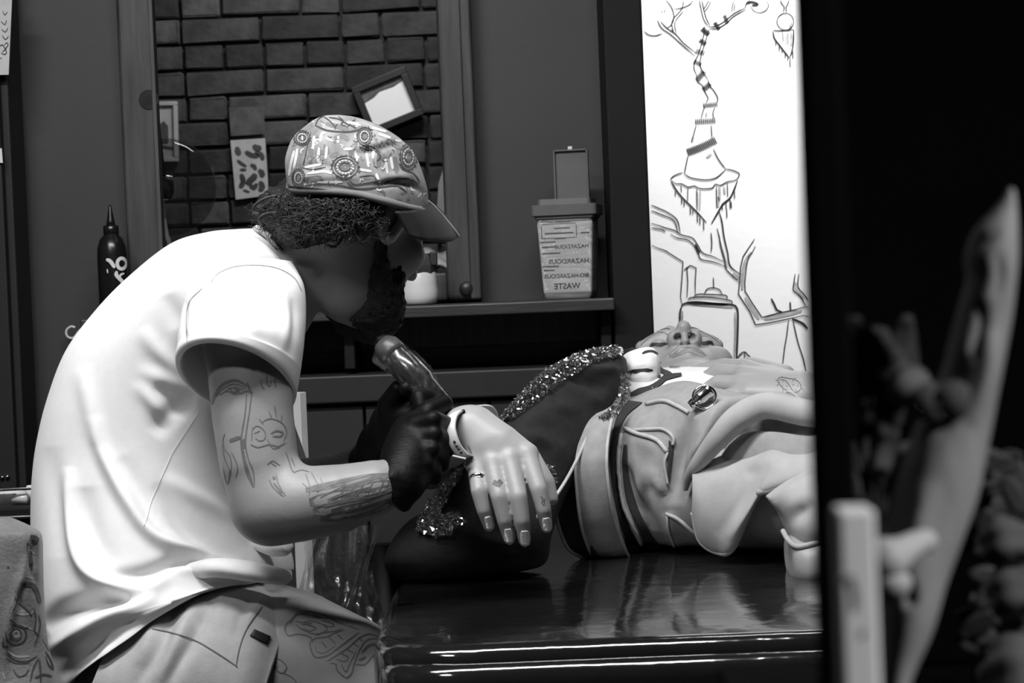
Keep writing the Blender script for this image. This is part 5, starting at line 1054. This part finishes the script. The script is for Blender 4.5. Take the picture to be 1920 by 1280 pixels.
# cord, buckle and ring
obj('drawcord', tube([P(*q) for q in ((1142, 768, 2.775), (1122, 790, 2.74), (1102, 818, 2.715), (1080, 865, 2.69), (1060, 902, 2.66), (1036, 938, 2.60), (1012, 968, 2.54))], .0022, 8, 60), mat('pale_cord', .5, .8, .15, 90), jk)
obj('cord_knot', lathe([(.0005, -.006), (.004, -.004), (.005, 0), (.004, .005), (.0005, .006)], 14, basis(P(1012, 968, 2.54) - P(1036, 938, 2.6)), P(1013, 967, 2.54)), mat('pale_cord', .5), jk)
bk = sj(1322, 757, .012); bk = P(1322, 757, 2.66) if bk is None else bk
M_chr = mat('chrome', .8, .16, .05, 20, metal=1.0)
axb = P(1345, 740, 2.7) - P(1300, 775, 2.7); Rb = basis(axb)
obj('buckle', lathe([(.001, -.018), (.005, -.018), (.0062, -.014), (.0062, -.008), (.0085, -.007), (.0092, 0), (.0092, .009), (.0102, .011), (.0102, .015), (.001, .016)], 28, Rb, bk), M_chr, jk)
cb_ = bk - FW * .004 + RT * .004; rr = [cb_ + (RT * .0145 * math.cos(a) + (UP * .0145) * math.sin(a)) for a in np.linspace(0, 2 * PI, 30, endpoint=False)]
obj('buckle_ring', tube(rr, .0016, 8, None, True), M_chr, jk)
c = P(1386, 726, 2.865); rr = [c + (RT * .0085 * math.cos(a) + (UP * .0075 + FW * .006) * math.sin(a)) for a in np.linspace(0, 2 * PI, 26, endpoint=False)]
obj('ring', tube(rr, .0013, 8, None, True), mat('silver', .85), cli)
obj('bracelet', tube([P(*q) for q in ((1476, 734, 2.80), (1484, 735, 2.795), (1497, 745, 2.79), (1510, 756, 2.79))], .0022, 8, 20), M_edge, cli)

# legs, which lie along the couch beyond the door edge
lg = Skin((.40, 2.25, ZB - .01), (1.62, 2.98, ZB + .32), .006)
lg.limb([(.48, 2.68, ZB + .115, .115), (.62, 2.66, ZB + .11, .108)], .03)
for y0, y1, y2 in ((2.74, 2.76, 2.76), (2.58, 2.56, 2.55)): lg.limb([(.60, y0, ZB + .10, .092), (1.02, y1, ZB + .105, .068), (1.12, y1, ZB + .095, .064), (1.46, y2, ZB + .058, .048)], .02)
obj('trousers', lg.get(), mat('dark_trousers', .05, .85, .2, 60, .2, 300), cli)
for y2 in (2.76, 2.55):
    s_ = Skin((1.38, y2 - .1, ZB - .02), (1.66, y2 + .1, ZB + .3), .005); s_.limb([(1.46, y2, ZB + .052, .042), (1.53, y2, ZB + .048, .044)], .02); s_.limb([(1.53, y2, ZB + .055, .042), (1.56, y2, ZB + .14, .042), (1.575, y2, ZB + .22, .034)], .02)
    obj('shoe', s_.get(), mat('shoe_canvas', .04, .7, .2, 60), cli)

# ------------------------------------------------------------------ left: trolley and brocade chair
zt2 = onZ(0, 0, 0)  # unused point keeps the helper warm
yt = 2.85; top_z = onY(30, 950, yt)[2]; x1 = onY(120, 950, yt)[0]; x0 = x1 - .42
t = thing('work_trolley', ((x0 + x1) / 2, yt + .1, 0), 'black work trolley with a chrome edge behind the man at the left', 'trolley')
obj('tray', box2((x0, yt, top_z - .018), (x1, yt + .20, top_z), .004), mat('tray_black', .012, .2, .2, 20), t, False)
obj('rim', tube([(x0, yt - .002, top_z - .014), (x1, yt - .002, top_z - .014)], .0022, 8), M_steel, t)
obj('rim', tube([(x0, yt + .02, top_z + .022), (x1, yt + .02, top_z + .022)], .002, 8), M_steel, t)
obj('carcass', box2((x0 + .01, yt + .01, .08), (x1 - .01, yt + .19, top_z - .03), .006), M_black, t, False)
for i in range(4): obj('caster', lathe([(.001, 0), (.02, 0), (.03, .02), (.03, .05), (.01, .08)], 16, None, (x0 + .05 + (i % 2) * .32, yt + .04 + (i // 2) * .12, 0)), M_black, t)
def on_tray(px_): q = onY(px_, 940, yt + .05); return (q[0], yt + .05, top_z)
c = on_tray(20); obj('ink_tray', lathe([(.001, 0), (.020, 0), (.026, .014), (.027, .016), (.024, .015), (.018, .004), (.001, .004)], 28, None, c), mat('clear_tray', .55, .15, .1, 20, alpha=.8), None, True, 'shallow pale dish on the black work trolley', 'dish')
c = on_tray(38); obj('marker_pen', tube([np.array(c) + (-.02, -.01, .008), np.array(c) + (.006, -.02, .008), np.array(c) + (.016, -.022, .008)], .007, 12), mat('pen_grey', .42, .3, .1, 30), None, True, 'short grey pen lying on the black trolley before the dish', 'pen')
c = on_tray(63); obj('capped_pot', lathe([(.001, 0), (.010, 0), (.011, .02), (.008, .024), (.001, .024)], 20, None, c), mat('white_plastic', .6), None, True, 'small white capped pot at the right of the trolley top', 'pot')

rows = [(-40, 968, 20, 970, 2.36, .010), (-75, 985, 58, 988, 2.36, .022), (-92, 1000, 76, 1004, 2.36, .030), (-96, 1050, 78, 1052, 2.36, .036), (-96, 1110, 79, 1110, 2.36, .04), (-96, 1170, 83, 1170, 2.36, .04), (-96, 1215, 88, 1215, 2.36, .04), (-96, 1260, 98, 1258, 2.36, .045), (-96, 1330, 112, 1330, 2.36, .06), (-96, 1420, 118, 1420, 2.36, .06)]
ch = thing('brocade_chair', P(10, 1400, 2.36) * (1, 1, 0), 'chair back covered in grey brocade with scrolling flowers, lower left corner', 'chair')
R = pxloft(rows, 120, 90, 2.8); N = vnormals(R).reshape(-1, 3); V = R.reshape(-1, 3)
if ((R - R.mean(1, keepdims=True)).reshape(-1, 3) * N).sum() < 0: N = -N
V = sculpt(V, N, [(((50, 1040), (40, 1080), (22, 1140), (8, 1220), (2, 1300)), .010, 7), (((62, 1010), (64, 1040), (60, 1080)), -.006, 7), (((58, 1070), (70, 1090), (66, 1120)), -.004, 6), (((45, 1090), (36, 1120), (45, 1150)), -.006, 7)])
VF = (V, loft_rings(R)[1]); cht = bvh(VF); M_bro = mat('brocade', .12, .6, .25, 30, .4, 240, sheen=.2)
bk_ = obj('backrest', VF, M_bro, ch); och = on(cht)
K10 = lambda pts: [(x / 3.2, 880 + y / 3.2) for x, y in pts]
M_bd = mat('brocade_dark', .035, .6, .3, 60); M_bl = mat('brocade_light', .24, .5, .2, 60)
it_d = [(((200, 830), (215, 900), (205, 960), (235, 1000)), 2.2), (((230, 870), (240, 930), (225, 1000), (205, 1060)), 2.2), (((110, 800), (160, 840), (190, 880)), 3), (((60, 900), (110, 940), (170, 950)), 3), (el(95, 990, 62, 58, -2, 3.6), 3), (el(95, 990, 34, 34), 2.4), (((40, 1100), (90, 1140), (160, 1150), (220, 1120)), 3), (((30, 1130), (100, 1160), (180, 1160)), 2), (((230, 1130), (200, 1190), (180, 1270)), 3), (((235, 1140), (240, 1210), (242, 1275)), 3.5), (((270, 1090), (300, 1140), (318, 1195), (290, 1170), (272, 1120)), 3), (((80, 1200), (110, 1240), (150, 1230), (170, 1200)), 3), (((180, 400), (220, 420), (200, 440)), 9), (((165, 440), (180, 520), (190, 600)), 7), (((130, 690), (200, 700), (240, 800)), 9), (((100, 720), (90, 800), (60, 860)), 6), (((30, 1010), (20, 1060), (50, 1060)), 5), (((210, 1250), (260, 1230), (310, 1240)), 4), (((45, 580), (52, 590)), 5)]
it_l = [(el(97, 985, 18, 18), 5), (((90, 860), (140, 870), (190, 860), (200, 840)), 4), (((130, 930), (170, 950), (200, 960)), 3), (((45, 1090), (100, 1120), (180, 1120)), 4), (((215, 880), (222, 930), (218, 990)), 3), (((150, 640), (200, 655)), 3), (((180, 480), (210, 510)), 4), (((255, 1010), (280, 1060), (300, 1100)), 2.4), (((15, 1210), (30, 1260)), 4)]
obj('woven_pattern', strokes(och, [(K10(p), w_) for p, w_ in it_l], .0004, 3), M_bl, bk_, kind='stuff'); obj('woven_pattern', strokes(och, [(K10(p), w_) for p, w_ in it_d], .0006, 3), M_bd, bk_, kind='stuff')
cx, cy, cz = P(10, 1420, 2.36)
obj('seat', box((cx, cy + .0 - .24, .44), (.42, .44, .09), None, .03), M_bro, ch)
for sx_ in (-.17, .17):
    for sy_ in (.03, -.42): obj('leg', tube([(cx + sx_, cy + sy_, .42), (cx + sx_ * 1.08, cy + sy_, 0)], [.02, .014], 10), M_black, ch)
obj('back_frame', box((cx, cy, (cz + .44) / 2 + .02), (.34, .045, cz - .40), None, .012), M_black, ch)

# ------------------------------------------------------------------ right: the door edge close to the lens and the dried decoration
dj = .52
e0 = onY(1522, 640, dj)
M_jamb = mat('black_jamb', .0012, .9, .2, 20, spec=.04)
struct('trim_2', box2((e0[0], dj, .0), (e0[0] + .010, dj + .012, 2.6), .002), M_jamb)
# pale upright
y2 = .50; a_, b_ = onY(1553, 945, y2), onY(1622, 945, y2); top_ = a_[2]
t = thing('pale_post', ((a_[0] + b_[0]) / 2, y2 - .006, 0), 'out of focus pale wooden post in front of the black door edge', 'post')
w_ = b_[0] - a_[0]
pp = obj('post', box2((a_[0], y2 - .014, .0), (b_[0], y2 - .002, top_), .0012), mat('pale_wood', .58, .6, .12, 20, .1, 60, stretch=(6, 6, .6)), t, False)
fs = lambda x, y, off: onY(x, y, y2 - .014 - off)
obj('carved_mark', strokes(fs, [(((1572, 1082), (1590, 1083), (1602, 1085)), 9), (((1598, 1084), (1604, 1110), (1606, 1145)), 9), (((1618, 1180), (1620, 1195)), 8)], .0003, 4), mat('carved_grey', .13, .7, .3, 40), pp)
# driftwood
dd = .66
Kd = [(1893, 352, 1903, 356, dd, .001), (1870, 385, 1905, 392, dd, .006), (1828, 432, 1906, 440, dd, .011), (1812, 478, 1905, 490, dd, .013), (1814, 522, 1900, 540, dd, .013), (1800, 575, 1893, 600, dd, .013), (1782, 640, 1880, 670, dd, .014), (1766, 700, 1866, 745, dd, .014), (1735, 770, 1850, 830, dd, .015), (1700, 850, 1830, 925, dd, .017), (1675, 940, 1800, 1010, dd, .018), (1655, 1030, 1770, 1090, dd, .019), (1645, 1120, 1742, 1180, dd, .02), (1640, 1210, 1705, 1265, dd, .018), (1640, 1320, 1680, 1350, dd, .016), (1640, 1500, 1675, 1500, dd, .014)]
R = pxloft(Kd, 160, 60, 2.2); N = vnormals(R).reshape(-1, 3); V = R.reshape(-1, 3)
if ((R - R.mean(1, keepdims=True)).reshape(-1, 3) * N).sum() < 0: N = -N
V = sculpt(V, N, [(((1815, 470), (1850, 450), (1880, 430)), -.0012, 12), (((1870, 470), (1875, 520), (1862, 560)), -.0012, 10), (((1830, 560), (1840, 600), (1820, 680)), -.002, 12), (((1860, 620), (1850, 700), (1820, 800)), .003, 14), (((1810, 660), (1790, 740), (1760, 820)), -.002, 14), (((1780, 760), (1790, 740)), -.004, 12), (((1740, 900), (1720, 1000), (1700, 1100)), .002, 20), (((1700, 1090), (1710, 1140)), -.003, 10)])
dw = thing('driftwood', P(1660, 1400, dd) * (1, 1, 0) + np.array((0, 0, .80)), 'tall blurred piece of grey driftwood tapering to a point by the door', 'driftwood')
obj('plank', (V, loft_rings(R)[1]), mat('driftwood', .13, .8, .45, 22, .5, 60, stretch=(1.5, 1.5, .5)), dw)
obj('knot_hole', tube([P(1746, 752, dd - .013), P(1744, 756, dd - .010)], .006, 14), mat('hole_dark', .02, .9, .2, 30), dw); obj('knot_hole', tube([P(1790, 748, dd - .014), P(1788, 752, dd - .010)], .006, 14), mat('hole_dark', .02), dw)
obj('branch_stub', tube([P(1712, 728, dd), P(1690, 722, dd - .004), P(1676, 716, dd - .004)], [.007, .006, .004], 14, 12), mat('stub_wood', .03, .8, .4, 40), dw)
tw = tube([P(1740, 1012, dd - .03), P(1715, 1020, dd - .035), P(1690, 1035, dd - .04), P(1665, 1048, dd - .042), P(1648, 1052, dd - .04)], [.0035, .004, .0048, .007, .006], 12, 30)
t = thing('pale_twig', P(1665, 1075, dd - .04), 'short pale forked twig hooked on the blurred driftwood', 'twig')
obj('stem', tw, mat('pale_twig', .2, .7, .2, 40), t); obj('fork', tube([P(1648, 1052, dd - .04), P(1652, 1075, dd - .04), P(1662, 1100, dd - .04), P(1672, 1088, dd - .042), P(1676, 1070, dd - .042)], [.006, .006, .005, .006, .0045], 12, 30), MATS['pale_twig'], t)
# dried leaves and pale stones round it
t = thing('dried_bouquet', P(1640, 880, .72), 'dark dried leaves and seed heads behind the driftwood, out of focus', 'dried plant')
M_leaf = mat('dried_leaf', .007, .8, .5, 40); parts = []
stem_pts = []
for i in range(46):
    x, y = RNG.uniform(1552, 1790), RNG.uniform(630, 920); d = RNG.uniform(.68, .76); p = P(x, y, d); L = RNG.uniform(.006, .013); a = RNG.uniform(0, 6.28); n = 9
    ax_ = RT * math.cos(a) + UP * math.sin(a) + FW * RNG.uniform(-.5, .5); sd = np.cross(ax_, FW); sd /= np.linalg.norm(sd)
    G = np.array([[p + ax_ * L * u + sd * (.42 * L * math.sin(PI * (.08 + .88 * (u + 1) / 2)) * v) - FW * .003 * u * u for v in (-1, -.4, .4, 1)] for u in np.linspace(-1, 1, n)])
    obj('leaf', shell(G, n, 4, .0006), M_leaf, t)
for i in range(7):
    a = P(RNG.uniform(1560, 1780), RNG.uniform(640, 780), .72); b = P(1640 + RNG.uniform(-20, 20), 1000, .72); obj('stem', tube([a, (a + b) / 2 + RT * RNG.normal(0, .004), b], .0009, 6, 16), M_leaf, t)
for (x, y, r) in ((1682, 716, .0065), (1640, 670, .008), (1600, 690, .007)):
    p = P(x, y, .70); V, F = lathe([(r * math.sin(q) * (1 + .12 * math.sin(5 * q)), -1.25 * r * math.cos(q)) for q in np.linspace(.05, PI - .05, 14)], 16, None, p); obj('seed_head', (V + RNG.normal(0, .0005, V.shape), F), mat('seed_head', .012, .8, .4, 60), t)
st_g = 'blurred stones at the right edge'
M_stone = mat('grey_stone', .05, .85, .5, 18, .5, 50)
for (x, y, r, lb) in ((1885, 1015, .0105, 'blurred rounded grey stone right of the driftwood, upper one'), (1905, 1110, .0115, 'blurred grey stone at the right picture edge, between two others'), (1915, 1270, .017, 'large blurred grey stone in the lower right corner')):
    p = P(x, y, .80); V, F = lathe([(r * math.sin(q), -.9 * r * math.cos(q)) for q in np.linspace(.05, PI - .05, 20)], 28, None, (0, 0, 0)); n = V / np.linalg.norm(V, axis=1, keepdims=True)
    V = V * (1 + .08 * np.sin(n[:, :1] * 5 + r * 900) + .06 * np.sin(n[:, 2:] * 7 + n[:, 1:2] * 4)); obj('stone', (V + p, F), M_stone, None, True, lb, 'stone', st_g)
t = thing('trailing_plant', P(1880, 1100, .84), 'dark trailing plant at the right edge behind the grey stones', 'plant')
for i in range(40):
    x, y = RNG.uniform(1815, 1930), RNG.uniform(840, 1290); d = RNG.uniform(.82, .88); p = P(x, y, d); L = RNG.uniform(.005, .011); a = RNG.uniform(0, 6.28); n = 8
    ax_ = RT * math.cos(a) + UP * math.sin(a) + FW * RNG.uniform(-.4, .4); sd = np.cross(ax_, FW); sd /= np.linalg.norm(sd)
    G = np.array([[p + ax_ * L * u + sd * (.5 * L * math.sin(PI * (.08 + .88 * (u + 1) / 2)) * v) for v in (-1, -.4, .4, 1)] for u in np.linspace(-1, 1, n)])
    obj('leaf', shell(G, n, 4, .0006), mat('dark_leaf', .010, .7, .5, 40), t)
# ledge that carries the decoration
lz = P(1700, 1500, .66)[2] - .01
t = thing('window_ledge', (e0[0] + .3, .7, lz), 'black ledge behind the door edge that carries the driftwood', 'ledge')
obj('board', box2((e0[0] + .012, .54, lz - .03), (e0[0] + .8, .95, lz), .003), M_jamb, t, False)
obj('back_board', box2((onY(1535, 640, .93)[0], .93, lz), (e0[0] + .8, .95, 2.2), .003), M_jamb, t, False)
